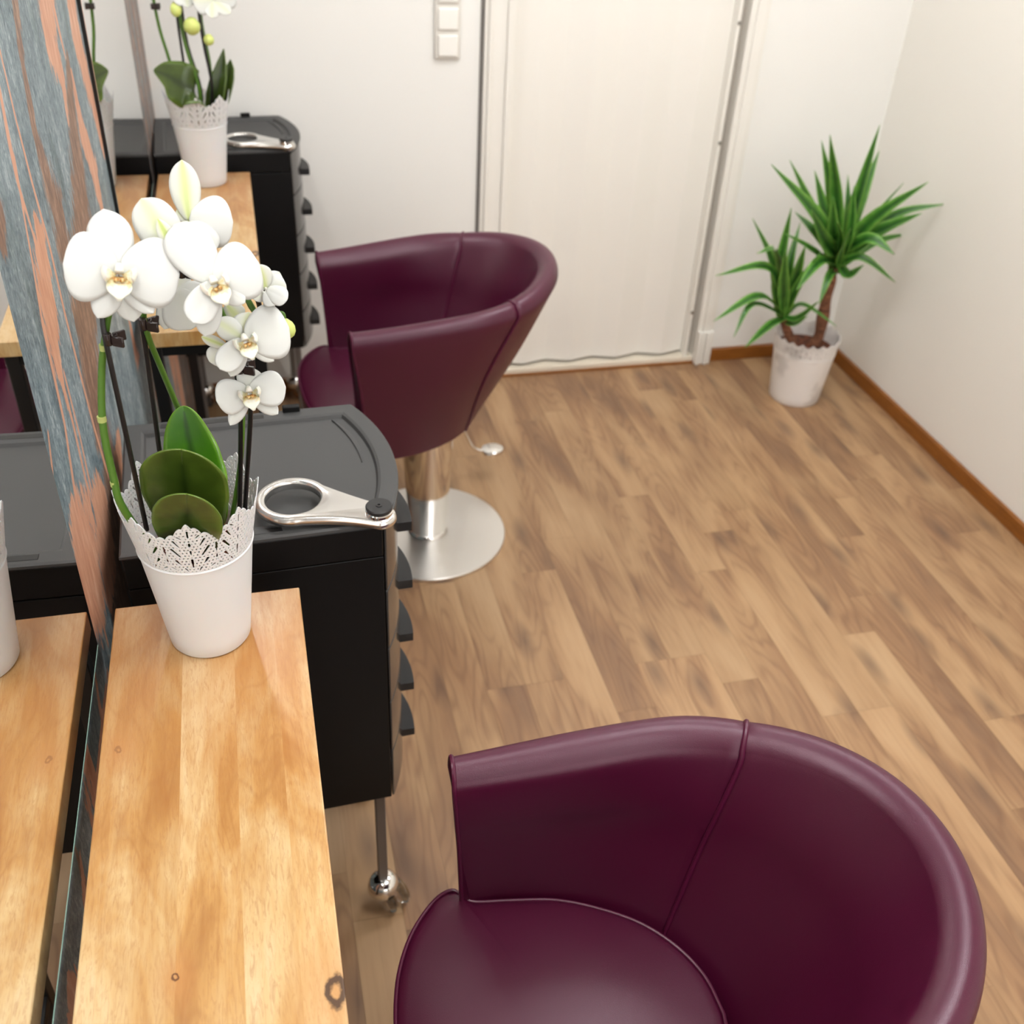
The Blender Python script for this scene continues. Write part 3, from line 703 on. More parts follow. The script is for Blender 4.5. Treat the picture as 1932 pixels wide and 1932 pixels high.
# ------------------------------------------------------------------ lace rim flower pots
def lace_pot(name, label, loc, rb, rr, zr, rt, ztip, zval, nscal, holes=True, NA=1000, NZ=150, smudge=False):
    o = empty(name, label, 'flower pot', loc)
    m = M_white
    if smudge:
        m = mat('white_pot_grey_motif', (236, 232, 228), .45); k = NT(m); c = k.coords()
        v = k.n('TexVoronoi'); v.inputs['Scale'].default_value = 26; k.l(c, v.inputs['Vector'])
        f = k.math('MULTIPLY', k.ramp(k.noise(c, 9, 2), [(.5, 0.), (.62, 1.)]), k.ramp(v.outputs['Distance'], [(.25, 0.), (.5, 1.)]))
        k.l(k.mix(k.math('MULTIPLY', f, .38), (238, 234, 230), (160, 156, 152)), k.b.inputs['Base Color'])
    body = [(.002, .002), (rb-.006, 0), (rb-.002, .001), (rb, .004)]
    for i in range(1, 9): t = i/8; body.append((rb+(rr-rb)*t, .004+(zr-.004)*t))
    w = .0012
    body += [(rr+.0012, zr), (rr+.0016, zr+.0015), (rr+.0008, zr+.003), (rr-.0003, zr+.0033), (rr-w, zr+.003), (rr-w, zr-.002), (rb-w, .006), (.002, .006)]
    lathe('pot_body', body, m, o, (0, 0), 96, 40)
    # pierced band with scalloped top
    per = 2*PI/nscal
    def top(a):
        u = ((a/per+.5) % 1.)-.5                     # 0 at the tip
        t = ztip-(ztip-zval)*(math.sin(PI/2*min(1, abs(u)*2))**1.3)
        sc = abs(math.cos(PI*(abs(u)*2*3.)))      # small scallops
        return t+.0042*(sc**.7)-.002
    def hole(a, s):      # a angle, s height fraction below local top in metres
        u = ((a/per) % 1.)-.5; x = u*per*(rr+rt)/2; z = s
        return x, z
    Hp = ztip-zr
    slots = []           # (x, z, angle, half length, half width at ends) per scallop period, z above ring
    P0 = per*(rr+rt)/2
    sc_ = Hp/.073
    for x, z, an, L, w1, w2 in ((0, .060, 90, .0045, .0008, .0014), (0, .045, 90, .0018, .0014, .0014), (0, .033, 90, .0026, .0006, .0014), (0, .017, 90, .0058, .0009, .0016),
                                (.013, .047, 58, .0050, .0008, .0016), (.015, .034, 55, .0065, .0012, .0018), (.014, .019, 55, .0036, .0007, .0020), (.009, .056, 40, .0024, .0008, .0012),
                                (.5, .028, 90, .0050, .0007, .0014), (.5, .040, 90, .0015, .0010, .0012), (.5, .014, 90, .0018, .0010, .0014),
                                (.027, .036, 75, .0026, .0018, .0022), (.026, .022, 70, .0020, .0014, .0018), (.020, .010, 30, .0022, .0006, .0011), (.007, .008, 60, .0024, .0006, .0011)):
        xx = P0/2 if x == .5 else x*sc_
        for sg in ((1, -1) if 0 < x < .5 else (1,)):
            slots.append((sg*xx, z*sc_, math.radians(an if sg > 0 else 180-an), L*sc_, w1*sc_, w2*sc_))
    V = np.zeros(((NZ+1)*NA, 3)); tops = np.array([top(2*PI*i/NA) for i in range(NA)])
    A = 2*PI*np.arange(NA)/NA
    ids = lambda j, i: j*NA+(i % NA)
    Zg = np.zeros((NZ+1, NA)); Xg = np.zeros((NZ+1, NA))
    for j in range(NZ+1):
        z = zr+.002+(ztip+.002-zr-.002)*(j/NZ)+0*tops; z = np.minimum(z, tops); r = rr+(rt-rr)*((z-zr)/(ztip-zr)); sl = slice(j*NA, (j+1)*NA)
        V[sl, 0] = r*np.cos(A); V[sl, 1] = r*np.sin(A); V[sl, 2] = z; Zg[j] = z-zr
        Xg[j] = (((A/per+.5) % 1.)-.5)*per*r
    zc = .25*(Zg[:-1]+Zg[1:]+np.roll(Zg, -1, 1)[:-1]+np.roll(Zg, -1, 1)[1:]); xc = Xg[:-1]+(A[1]-A[0])*rr/2
    H = np.zeros(zc.shape, bool)
    topd = (tops[None, :]-zr)-zc
    if holes:
        for (x, z, an, L, w1, w2) in slots:
            dx = xc-x; dx = dx-np.round(dx/P0)*P0*0; dz = zc-z; t = (dx*math.cos(an)+dz*math.sin(an))/L; q = -dx*math.sin(an)+dz*math.cos(an)
            w_ = w1+(w2-w1)*(np.clip(t, -1, 1)+1)/2; H |= (np.hypot(np.maximum(np.abs(t)-1, 0)*L, q) < w_*.85)
            if x > P0/2-1e-6:
                dx = xc+x; t = (dx*math.cos(an)+dz*math.sin(an))/L; q = -dx*math.sin(an)+dz*math.cos(an); H |= (np.hypot(np.maximum(np.abs(t)-1, 0)*L, q) < w_*.85)
        big = H.copy()
        # fill of small round perforations on a staggered lattice, kept off the big slots
        D = np.full(zc.shape, 9.)
        for (x, z, an, L, w1, w2) in slots+[(-P0/2, z, an, L, a, b) for (x, z, an, L, a, b) in slots if x > P0/2-1e-6]:
            dx = xc-x; dz = zc-z; t = (dx*math.cos(an)+dz*math.sin(an))/L; q = -dx*math.sin(an)+dz*math.cos(an); D = np.minimum(D, np.hypot(np.maximum(np.abs(t)-1, 0)*L, q)-max(w1, w2)*.85)
        g = .0042*sc_; row = np.round(zc/g); xo = xc+(row % 2)*g*.5; nx = P0/round(P0/g); 
        cx_ = (xo/nx-np.round(xo/nx))*nx; cz_ = zc-row*g
        dots = (np.hypot(cx_, cz_*.75) < .00085*sc_) & (D > .0011*sc_) & (topd > .0022) & (zc > .004*sc_)
        H |= dots
        H &= (topd > .0016)
    zlow = zr+.002+(ztip-zr)*np.arange(NZ)/NZ
    H |= (zlow[:, None] >= np.minimum(tops, np.roll(tops, -1))[None, :]-1e-6)
    F = [(ids(j, i), ids(j, i+1), ids(j+1, i+1), ids(j+1, i)) for j in range(NZ) for i in range(NA) if not H[j, i]]
    me = bpy.data.meshes.new('lace_rim'); me.from_pydata([tuple(v) for v in V], [], F)
    bm = bmesh.new(); bm.from_mesh(me); loose = [v for v in bm.verts if not v.link_faces]; bmesh.ops.delete(bm, geom=loose, context='VERTS'); bm.to_mesh(me); bm.free()
    shade(me, True); lr = link('lace_rim', me, m, o)
    sd = lr.modifiers.new('solid', 'SOLIDIFY'); sd.thickness = .0013 if rr < .09 else .003; sd.offset = -1
    return o
POT1 = (-.1006, .977); POT2 = (-.1015, 2.662)
lace_pot('flower_pot', 'white lace rimmed flower pot on the near wooden table', (*POT1, TZ), .0475, .0635, .143, .0775, .219, .199, 8)
lace_pot('flower_pot', 'white lace rimmed flower pot on the far wooden table', (*POT2, TZ), .0475, .0635, .143, .0775, .219, .199, 8)
YP = (1.805, 2.842)
lace_pot('flower_pot', 'large white flower pot standing on the floor in the far corner', (*YP, 0), .086, .104, .185, .111, .246, .236, 20, True, 480, 40, True)

# ------------------------------------------------------------------ orchids
def petal_geo(d, p, n, L, Wd, prof, cup=.12, bend=-.1, nu=16, nv=11, tintf=None, twist=0., ruffle=0.):
    V = []; F = []; T = []
    for i in range(nu+1):
        u = math.sin(PI/2*i/nu)**1.15 if i else 0.; w = prof(u)
        for j in range(nv+1):
            v = -1+2*j/nv
            h = cup*Wd*w*(v*v)*-1+bend*L*u*u+ruffle*L*math.sin(v*5+u*6)*u*.25+twist*v*w*Wd
            h += -.03*L*math.exp(-(v*5)**2)*u*(1-u)*2
            V.append(d*(L*u*(1-.02*v*v))+p*(Wd*w*v)+n*h); T.append(tintf(u, v) if tintf else 0.)
    for i in range(nu):
        for j in range(nv): a = i*(nv+1)+j; F.append((a, a+1, a+nv+2, a+nv+1))
    return V, F, T
def prof_petal(u): return (max(u, .004)**.44)*max(0, 1-u**3.4)**.5/.79
def prof_sepal(u): return max(.10*(1-u), (max(u, .002)**.62)*max(0, 1-u**1.9)**.62/.66)
def solid(o, t=.0006):
    s = o.modifiers.new('solid', 'SOLIDIFY'); s.thickness = t; s.offset = 0
def flower(parent, pos, yaw, pitch, roll, size, back=0., petals=(176, 4), dors=98, lat=(-118, -62), opening=1., pw=.73, lip=True, skip=()):
    """pos world point; faces the viewpoint turned by yaw/pitch; roll about its axis"""
    n = (CAM-pos).normalized(); e1 = Vector((0, 0, 1)).cross(n).normalized(); e2 = n.cross(e1)
    M = Matrix((e1, e2, n)).transposed().to_4x4() @ Matrix.Rotation(yaw, 4, 'Y') @ Matrix.Rotation(pitch, 4, 'X') @ Matrix.Rotation(roll, 4, 'Z')
    f = bpy.data.objects.new('flower', None); COL.objects.link(f); f.parent = parent; f.matrix_local = Matrix.Translation(pos-parent.location) @ M; f.empty_display_size = .01
    X, Y, N = Vector((1, 0, 0)), Vector((0, 1, 0)), Vector((0, 0, 1)); s = size
    def pd(deg, fold=0.):
        a = math.radians(deg); d = X*math.cos(a)+Y*math.sin(a); d2 = (d*math.cos(fold)+N*math.sin(fold)); return d2, N.cross(d).normalized(), (N*math.cos(fold)-d*math.sin(fold))
    close = (1-opening)*1.1
    def put(nm, deg, L, w, pr, off, cup, bend, fold, tint, skipk=None):
        if skipk in skip: return
        d, p, n_ = pd(deg, fold); V, F, T = petal_geo(d, p, n_, L*s, w*s, pr, cup, bend, tintf=tint); V = [v+N*off*s for v in V]
        o = geo(nm, V, F, M_petal, f, True, None, T, clean=False); solid(o, .0007); return o
    tg = lambda u, v: max(0, .95*back*math.exp(-(v*2.4)**2)+.25*back*math.exp(-u*5)+.12*math.exp(-u*6))
    tb = lambda u, v: tg(u, v)+.05
    put('sepal', dors, 1.22, .44, prof_sepal, -.05, .25, -.05, close, tg, 'dors')
    put('sepal', lat[0], .98, .40, prof_sepal, -.06, .2, -.08, close, tb, 'lat0'); put('sepal', lat[1], .98, .40, prof_sepal, -.06, .2, -.08, close, tb, 'lat1')
    put('petal', petals[0], 1.02, pw, prof_petal, .0, .10, -.10, close*.9, tg, 'pet0'); put('petal', petals[1], 1.02, pw, prof_petal, .0, .10, -.10, close*.9, tg, 'pet1')
    if lip:
        # column
        V = []; F = []; P = [Vector((0, .02, .0))*s, Vector((0, .05, .12))*s, Vector((0, .03, .22))*s, Vector((0, -.03, .27))*s]
        V, F = tube_geo(smooth_path(P, 4), lambda t: s*(.05+.035*t), 10); geo('column', V, F, M_lip, f, True, None, [.0]*len(V))
        VV = []; FF = []; TT = []
        def addp(d, p, n_, L, w, pr, cup, bend, org, tint):
            V, F, T = petal_geo(d.normalized(), p.normalized(), n_.normalized(), L*s, w*s, pr, cup, bend, 10, 8, tint); k0 = len(VV)
            VV.extend([v+org*s for v in V]); FF.extend([tuple(i+k0 for i in q) for q in F]); TT.extend(T)
        ta = lambda u, v: .95-.9*u
        # side lobes curl up, mid lobe points down and out
        addp(Vector((-.75, .35, .62)), Vector((.3, 1, .1)), Vector((.6, -.3, .6)), .34, .19, prof_petal, -.9, .5, Vector((-.03, -.10, .08)), lambda u, v: .55*(1-u)+.25*(v > .4))
        addp(Vector((.75, .35, .62)), Vector((.3, -1, .1)).normalized()*1, Vector((-.6, -.3, .6)), .34, .19, prof_petal, -.9, .5, Vector((.03, -.10, .08)), lambda u, v: .55*(1-u)+.25*(v < -.4))
        addp(Vector((0, -.72, .62)), Vector((1, 0, 0)), Vector((0, .6, .7)), .56, .20, lambda u: .35+.9*math.sin(PI*min(1, u*1.02)**1.2)**.8*.7 if u < .97 else .25, -.5, -.35, Vector((0, -.08, .06)), ta)
        o = geo('lip', VV, FF, M_lip, f, True, None, TT, clean=False); solid(o, .0007)
        V, F = [], []
        m_ = MB()
        for sx in (-.05, .05):
            V, F = lathe_geo([(.001, -.05*s), (.05*s, -.02*s), (.05*s, .02*s), (.001, .05*s)], n=10); m_.add([Vector(v)+Vector((sx, -.15, .17))*s for v in V], F)
        geo('callus', m_.V, m_.F, M_lip, f, True, None, [.95]*len(m_.V))
    return f
def blossom(parent, px, py, y, yaw, pitch, parts, lip=0., lipdeg=0., back=0.):
    """parts: (name, direction in degrees, length px, half width px, lift towards the viewer, offset, green tint)"""
    pos = at(px, py, y); k = (pos-CAM).dot(FW)/FPX
    n = (CAM-pos).normalized(); e1 = UP.cross(n).normalized(); e2 = n.cross(e1)
    M = Matrix((e1, e2, n)).transposed().to_4x4() @ Matrix.Rotation(yaw, 4, 'Y') @ Matrix.Rotation(pitch, 4, 'X')
    f = bpy.data.objects.new('flower', None); COL.objects.link(f); f.parent = parent; f.matrix_local = Matrix.Translation(pos-parent.location) @ M; f.empty_display_size = .01
    X, Y, N = Vector((1, 0, 0)), Vector((0, 1, 0)), Vector((0, 0, 1))
    for nm, deg, L, w, fold, off, g in parts:
        a = math.radians(deg); d = X*math.cos(a)+Y*math.sin(a); d2 = d*math.cos(fold)+N*math.sin(fold); n_ = N*math.cos(fold)-d*math.sin(fold); p = N.cross(d).normalized()
        tint = lambda u, v, g=g: max(0, g*math.exp(-(v*2.2)**2)+.15*g+.12*math.exp(-u*6))
        V, F, T = petal_geo(d2, p, n_, L*k/math.cos(fold), w*k, prof_petal if nm == 'petal' else prof_sepal, .22 if nm == 'sepal' else .14, -.12, tintf=tint)
        o = geo(nm, [v+N*off*k for v in V], F, M_petal, f, True, None, T, clean=False); solid(o, .0007)
    if lip: make_lip(f, lip*k*2.0, math.radians(lipdeg))
    return f
def make_lip(f, s, rot=0.):
    R = Matrix.Rotation(rot, 3, 'Z')
    V, F = tube_geo(smooth_path([R @ (Vector(p)*s) for p in ((0, .06, .0), (0, .10, .14), (0, .06, .26), (0, -.02, .30))], 4), lambda t: s*(.062+.04*t), 10); geo('column', V, F, M_lip, f, True, None, [.0]*len(V))
    VV = []; FF = []; TT = []
    def lobe(pts, tint):     # pts: rows of (left, middle, right)
        rows = []
        n = 7
        for a, b, c in pts:
            rows.append([(Vector(a)*(1-t)*(1-t)+Vector(b)*2*t*(1-t)+Vector(c)*t*t) for t in [i/(n-1) for i in range(n)]])
        cols = [smooth_path([rw[i] for rw in rows], 4) for i in range(n)]
        k0 = len(VV); m = len(cols[0])
        for j in range(m):
            for i in range(n): VV.append(R @ (cols[i][j]*s)); TT.append(tint(j/(m-1), -1+2*i/(n-1)))
        for j in range(m-1):
            for i in range(n-1): a = k0+j*n+i; FF.append((a, a+1, a+n+1, a+n))
    for q in (-1, 1):        # side lobes: cupped flaps rising either side of the column
        lobe([((q*.05, -.06, .05), (q*.10, -.10, .10), (q*.06, -.16, .12)), ((q*.22, .06, .06), (q*.32, -.10, .10), (q*.20, -.26, .16)),
              ((q*.30, .10, .22), (q*.40, -.06, .26), (q*.26, -.20, .30)), ((q*.22, .06, .34), (q*.28, -.03, .36), (q*.22, -.12, .36))], lambda u, v: .78*(1-u)**1.5+.22*max(0, v))
    lobe([((-.10, -.10, .08), (0, -.14, .02), (.10, -.10, .08)), ((-.24, -.24, .20), (0, -.26, .14), (.24, -.24, .20)), ((-.22, -.40, .28), (0, -.40, .26), (.22, -.40, .28)),
          ((-.09, -.52, .30), (0, -.53, .30), (.09, -.52, .30)), ((-.03, -.60, .26), (0, -.60, .27), (.03, -.60, .26))], lambda u, v: .88-1.15*u+.15*abs(v)*(1-u))
    o = geo('lip', VV, FF, M_lip, f, True, None, TT, clean=False); solid(o, .0007)
    m_ = MB()
    for sx in (-.055, .055):
        V, F = lathe_geo([(.001, -.06), (.05, -.03), (.05, .03), (.001, .06)], n=10); m_.add([R @ ((Vector(v)+Vector((sx, -.17, .2)))*s) for v in V], F)
    geo('callus', m_.V, m_.F, M_lip, f, True, None, [.9]*len(m_.V))
def leaf(parent, name, mid, widths, m, nrm, fold=.18, nv=8, side=None, notch=0., cap=False):
    """leaf blade along a world-space mid line; widths are half widths; nrm is the approximate blade normal"""
    P = smooth_path(mid, 8); k = len(P); V = []; F = []; T = []; n0 = Vector(nrm).normalized()
    def ev(t):
        t = max(0, min(.99999, t))*(k-1); a = int(t); return P[a].lerp(P[a+1], t-a), (P[a+1]-P[a]).normalized()
    def wd(t):
        x = t*(len(widths)-1); a = int(min(x, len(widths)-2)); w = widths[a]+(widths[a+1]-widths[a])*(x-a)
        return w*(max(0, 1-t**6)**.5 if cap else 1)
    K = k+4
    for i in range(K):
        t0 = i/(K-1); t0 = math.sin(PI/2*t0) if cap else t0
        for j in range(nv+1):
            v = -1+2*j/nv; t = t0*(1-notch*math.exp(-(v*3.2)**2)*t0**3)
            p, tg = ev(t)
            if side is not None: sd = (Vector(side)-tg*tg.dot(Vector(side))).normalized()
            else: sd = tg.cross(n0).normalized()
            n_ = sd.cross(tg); n_ = n_ if n_.dot(n0) > 0 else -n_
            w = wd(t0); V.append(p+sd*w*v+n_*(fold*w*abs(v)**1.3)-parent.location); T.append(.35+.45*abs(v)**8-.5*math.exp(-(v*9)**2)+.15*t0)
    for i in range(K-1):
        for j in range(nv): a = i*(nv+1)+j; F.append((a, a+1, a+nv+2, a+nv+1))
    o = geo(name, V, F, m, parent, True, None, T, clean=False); q = o.modifiers.new('solid', 'SOLIDIFY'); q.thickness = .0018 if m in (M_leaf, M_leafb) else .001; q.offset = 0
    return o
def local(parent, P): return [Vector(p)-parent.location for p in P]
def bud(parent, pos, d, L, r):
    d = Vector(d).normalized(); prof = [(.02, 0), (.55, .12), (.92, .35), (1, .55), (.85, .78), (.45, .95), (.03, 1)]
    q = d.to_track_quat('Z', 'Y').to_matrix(); V, F = lathe_geo([(a*r, b*L) for a, b in prof], n=14)
    return geo('bud', [q @ Vector(v)+pos-parent.location for v in V], F, M_bud, parent, True, 80)
def clip(parent, pos, r=.004):
    V = []; F = []
    m_ = MB()
    a, b = tube_geo([pos-Vector((0, 0, .006)), pos+Vector((0, 0, .006))], r, 10); m_.add([v-parent.location for v in a], b)
    for sg in (-1, 1):
        M = Matrix.Translation(pos-parent.location+Vector((.006, 0, .001*sg))) @ Matrix.Rotation(sg*.5, 4, 'Z')
        m_.box(-.001, .011, -.0025+.002*sg, .0005+.002*sg, -.005, .005, M)
    a, b = tube_geo([pos+Vector((.008, -.004, .004)), pos+Vector((.008, .005, .004))], .0016, 8); m_.add([v-parent.location for v in a], b)
    m_.build('clip', M_clip, parent, .0006, 1)

def orchid_near():
    o = empty('orchid', 'white flowering orchid in the lace pot on the near table', 'orchid', (POT1[0], POT1[1], TZ+.0065))
    lathe('inner_pot', [(.002, 0), (.040, 0), (.0525, .125), (.0505, .125), (.0495, .112), (.002, .112)], M_inner, o, (0, 0), 40)
    lathe('bark_mix', [(.001, .113), (.046, .113), (.046, .119), (.03, .123), (.001, .121)], M_soil, o, (0, 0), 24)
    z0 = TZ+.125; B = lambda x, y, z=z0: Vector((POT1[0]+x, POT1[1]+y, z))
    # leaves
    leaf(o, 'leaf', [B(.0, .01), at(378, 950, .965), at(368, 880, .985), at(355, 820, 1.0), at(346, 766, 1.01)], [.014, .030, .034, .032, .027, .022], M_leafb, (.1, -1, .35), .12, 10, RT, .05, True)
    leaf(o, 'leaf', [B(.004, -.002), at(356, 965, .940), at(348, 905, .932), at(341, 848, .918)], [.018, .036, .046, .048, .044], M_leaf, (.05, -.75, .75), .05, 20, RT, .17, True)
    leaf(o, 'leaf', [B(.0, -.014), at(356, 1010, .918), at(354, 975, .908), at(352, 932, .893)], [.018, .030, .0365, .038, .036], M_leaf, (.0, -.6, .8), .05, 20, RT, .20, True)
    # stakes
    def stake(P): tube('stake', local(o, P), .0026, M_stake, o, 8, k=3)
    sA = [at(277, 1000, .935), at(240, 830, .93), at(203, 660, .93), at(193, 600, .935), at(200, 560, .94)]
    sB = [at(312, 930, .975), at(298, 830, .985), at(278, 680, .985), at(268, 600, .98), at(280, 540, .97), at(330, 505, .955), at(345, 470, .95)]
    sC = [at(452, 962, .955), at(454, 850, .95), at(452, 740, .95), at(430, 640, .955), at(412, 585, .96), at(390, 520, .955)]
    sD = [at(462, 962, .962), at(472, 800, .958), at(474, 700, .962), at(485, 620, .965), at(492, 590, .965), at(480, 545, .96)]
    for s in (sA, sB, sC, sD): stake(s)
    # green stems
    st = lambda P, r=.0033: tube('stem', local(o, P), lambda t: r*(1-.3*t), M_stem, o, 10, k=5)
    st([B(-.03, -.02, z0-.01), at(236, 965, .93), at(214, 900, .93), at(194, 800, .935), at(192, 700, .94), at(198, 640, .94), at(206, 590, .94), at(222, 545, .935), at(228, 520, .925)], .0042)
    st([B(-.005, .02, z0-.01), at(372, 870, 1.022), at(350, 805, 1.03), at(328, 752, 1.02), at(302, 690, .998), at(280, 635, .982), at(272, 585, .975), at(300, 540, .965), at(342, 515, .95), at(365, 480, .945)], .0036)
    st([B(.03, .0, z0-.01), at(455, 860, .953), at(455, 700, .952), at(438, 630, .957), at(418, 585, .96), at(400, 540, .95)], .0028)
    st([at(474, 700, .96), at(485, 610, .962), at(470, 575, .96), at(466, 560, .955), at(500, 548, .95)], .0024)
    st([at(466, 562, .957), at(480, 585, .95), at(492, 602, .945), at(480, 640, .935)], .0026)
    st([at(492, 600, .947), at(515, 592, .947), at(533, 590, .945), at(538, 602, .945)], .0018)
    st([at(455, 745, .955), at(462, 725, .95), at(470, 735, .94)], .0022)
    for px, py, y in ((192, 790, .935), (216, 912, .93), (196, 655, .94)):
        p = at(px, py, y); V, F = tube_geo([p-Vector((0, 0, .003)), p+Vector((0, 0, .003))], .0044, 10); geo('stem_node', [v-o.location for v in V], F, M_node, o)
    for px, py, y in ((204, 640, .93), (270, 612, .968), (342, 512, .94), (474, 550, .945), (452, 694, .945)): clip(o, at(px, py, y))
    # blossoms
    b = lambda *a, **k: blossom(o, *a, **k)
    b(225, 512, .905, .0, .0, [('sepal', -74, 98, 36, -.1, -4, .05), ('sepal', -113, 98, 32, .0, -3, .0), ('sepal', -50, 96, 31, .05, -2, .0), ('sepal', 104, 114, 50, .05, -2, 0),
        ('petal', 177, 97, 70, .05, 2, 0), ('petal', 2, 107, 72, .08, 4, 0)], lip=46, lipdeg=0)
    b(357, 418, .962, .0, .0, [('sepal', 97, 108, 34, .15, 0, .75), ('petal', 4, 78, 52, .15, 4, .0), ('petal', -62, 66, 40, .3, 8, .25), ('sepal', -120, 55, 24, .1, 2, .9), ('sepal', 140, 30, 14, -.1, -3, .6)])
    b(345, 503, .925, .0, .0, [('petal', 122, 135, 44, .15, 0, .55), ('sepal', 118, 90, 19, .28, 12, 1.0), ('sepal', 80, 60, 24, -.2, -5, .2)])
    b(330, 545, .978, .0, .0, [('petal', -68, 80, 46, .0, -2, .12), ('petal', -28, 72, 42, .0, -4, .10), ('sepal', -104, 80, 28, -.1, 0, .1), ('sepal', 60, 40, 22, 0, -4, .3)])
    b(404, 532, .900, .0, .0, [('petal', -99, 104, 26, .0, -5, .05), ('petal', 126, 122, 48, .05, 0, 0), ('petal', 25, 90, 60, .10, 2, 0), ('petal', -116, 84, 33, .22, 4, 0), ('sepal', -32, 66, 25, .1, 1, .05)], lip=40, lipdeg=30)
    b(503, 546, .94, .0, .0, [('sepal', 110, 44, 24, .5, 2, .75), ('petal', 15, 36, 26, .2, 0, .2), ('petal', -60, 30, 20, .5, 8, .05), ('sepal', -140, 30, 16, .2, 2, .3), ('sepal', -78, 44, 12, .0, -5, .1), ('sepal', 55, 40, 20, .1, -4, .3), ('petal', -25, 38, 20, .6, 10, 0)], lip=14, lipdeg=30)
    b(462, 640, .915, .0, .0, [('sepal', 148, 62, 27, .0, -6, .5), ('sepal', 82, 52, 34, -.1, -6, .55), ('petal', 18, 84, 57, .10, 2, .05), ('petal', -128, 72, 27, .15, 3, .05), ('sepal', -110, 76, 21, .0, -1, .1), ('sepal', -36, 66, 18, .05, 0, .12)], lip=34, lipdeg=22)
    b(430, 655, .955, .0, .0, [('sepal', 160, 50, 13, .1, 2, .8), ('petal', -140, 44, 22, .0, -2, .25), ('sepal', -116, 42, 16, .0, 0, .3)])
    b(470, 738, .935, .0, .0, [('sepal', 86, 44, 30, .05, -2, .12), ('sepal', -118, 74, 18, .0, -2, .08), ('sepal', -38, 68, 20, .0, -2, .08), ('petal', 198, 62, 37, .08, 2, .04), ('petal', 8, 67, 37, .10, 2, .04)], lip=31, lipdeg=14)
    b(428, 575, .968, .0, .0, [('petal', -50, 36, 24, .0, 0, .7), ('sepal', -90, 34, 14, .0, -2, .8)])
    bud(o, at(532, 600, .945), at(544, 622, .94)-at(532, 596, .945), .021, .0085)
orchid_near()

def orchid_far():
    o = empty('orchid', 'budding orchid with long dark leaves in the pot on the far table', 'orchid', (POT2[0], POT2[1], TZ+.0065))
    lathe('inner_pot', [(.002, 0), (.040, 0), (.0525, .125), (.0505, .125), (.0495, .112), (.002, .112)], M_inner, o, (0, 0), 40)
    lathe('bark_mix', [(.001, .113), (.046, .113), (.046, .119), (.03, .123), (.001, .121)], M_soil, o, (0, 0), 24)
    z0 = TZ+.125; B = lambda x, y, z=z0: Vector((POT2[0]+x, POT2[1]+y, z))
    leaf(o, 'leaf', [B(0, -.01), at(368, 178, 2.62), at(340, 158, 2.61), at(315, 143, 2.60), at(290, 133, 2.58)], [.016, .040, .050, .048, .034, .016], M_leaf, (.1, -.75, .6), .1, 8, (-.35, .1, .94), .0, True)
    leaf(o, 'leaf', [B(.02, 0), at(410, 165, 2.66), at(417, 130, 2.67), at(422, 92, 2.68)], [.014, .022, .019, .012, .001], M_leaf, (.3, -1, .1), .3, 8, RT)
    leaf(o, 'leaf', [B(.035, .01), at(428, 165, 2.68), at(433, 135, 2.69), at(435, 112, 2.70)], [.010, .014, .014, .011, .001], M_leaf, (.8, -1, .1), .2, 8, RT)
    stt = lambda P, r, m, nm: tube(nm, local(o, P), r, m, o, 8, k=4)
    stt([B(-.03, 0), at(322, 122, 2.64), at(300, 50, 2.64), at(283, -40, 2.64), at(275, -110, 2.64)], .0036, M_stem, 'stem')
    stt([B(-.02, .01), at(348, 130, 2.66), at(334, 30, 2.66), at(326, -70, 2.66)], .003, M_stake, 'stake')
    stt([B(0, .0), at(376, 170, 2.63), at(350, 85, 2.63), at(338, 20, 2.63), at(330, -60, 2.63)], .004, M_stem, 'stem')
    stt([B(.0, .005), at(380, 172, 2.64), at(354, 85, 2.64), at(342, 10, 2.64)], .003, M_stake, 'stake')
    stt([B(.02, .0), at(400, 165, 2.64), at(386, 90, 2.64), at(376, 30, 2.64), at(368, -50, 2.64)], .0036, M_stake, 'stake')
    stt([B(.02, .01), at(398, 140, 2.65), at(380, 40, 2.65), at(378, -30, 2.65)], .0036, M_stem, 'stem')
    clip(o, at(289, 12, 2.63), .006)
    for px, py, L, r in ((362, 32, .04, .019), (332, 2, .035, .013), (394, 64, .026, .012)):
        bud(o, at(px, py, 2.61), at(px, py+14, 2.60)-at(px, py, 2.61), L, r)
    flower(o, at(352, -12, 2.62), .2, -.6, .3, .040, .4, opening=.7, lip=False)
    flower(o, at(400, -4, 2.62), .3, -.3, .2, .052, .5, opening=.62, lip=False)
    flower(o, at(300, -70, 2.62), .1, -.1, .1, .05)
orchid_far()

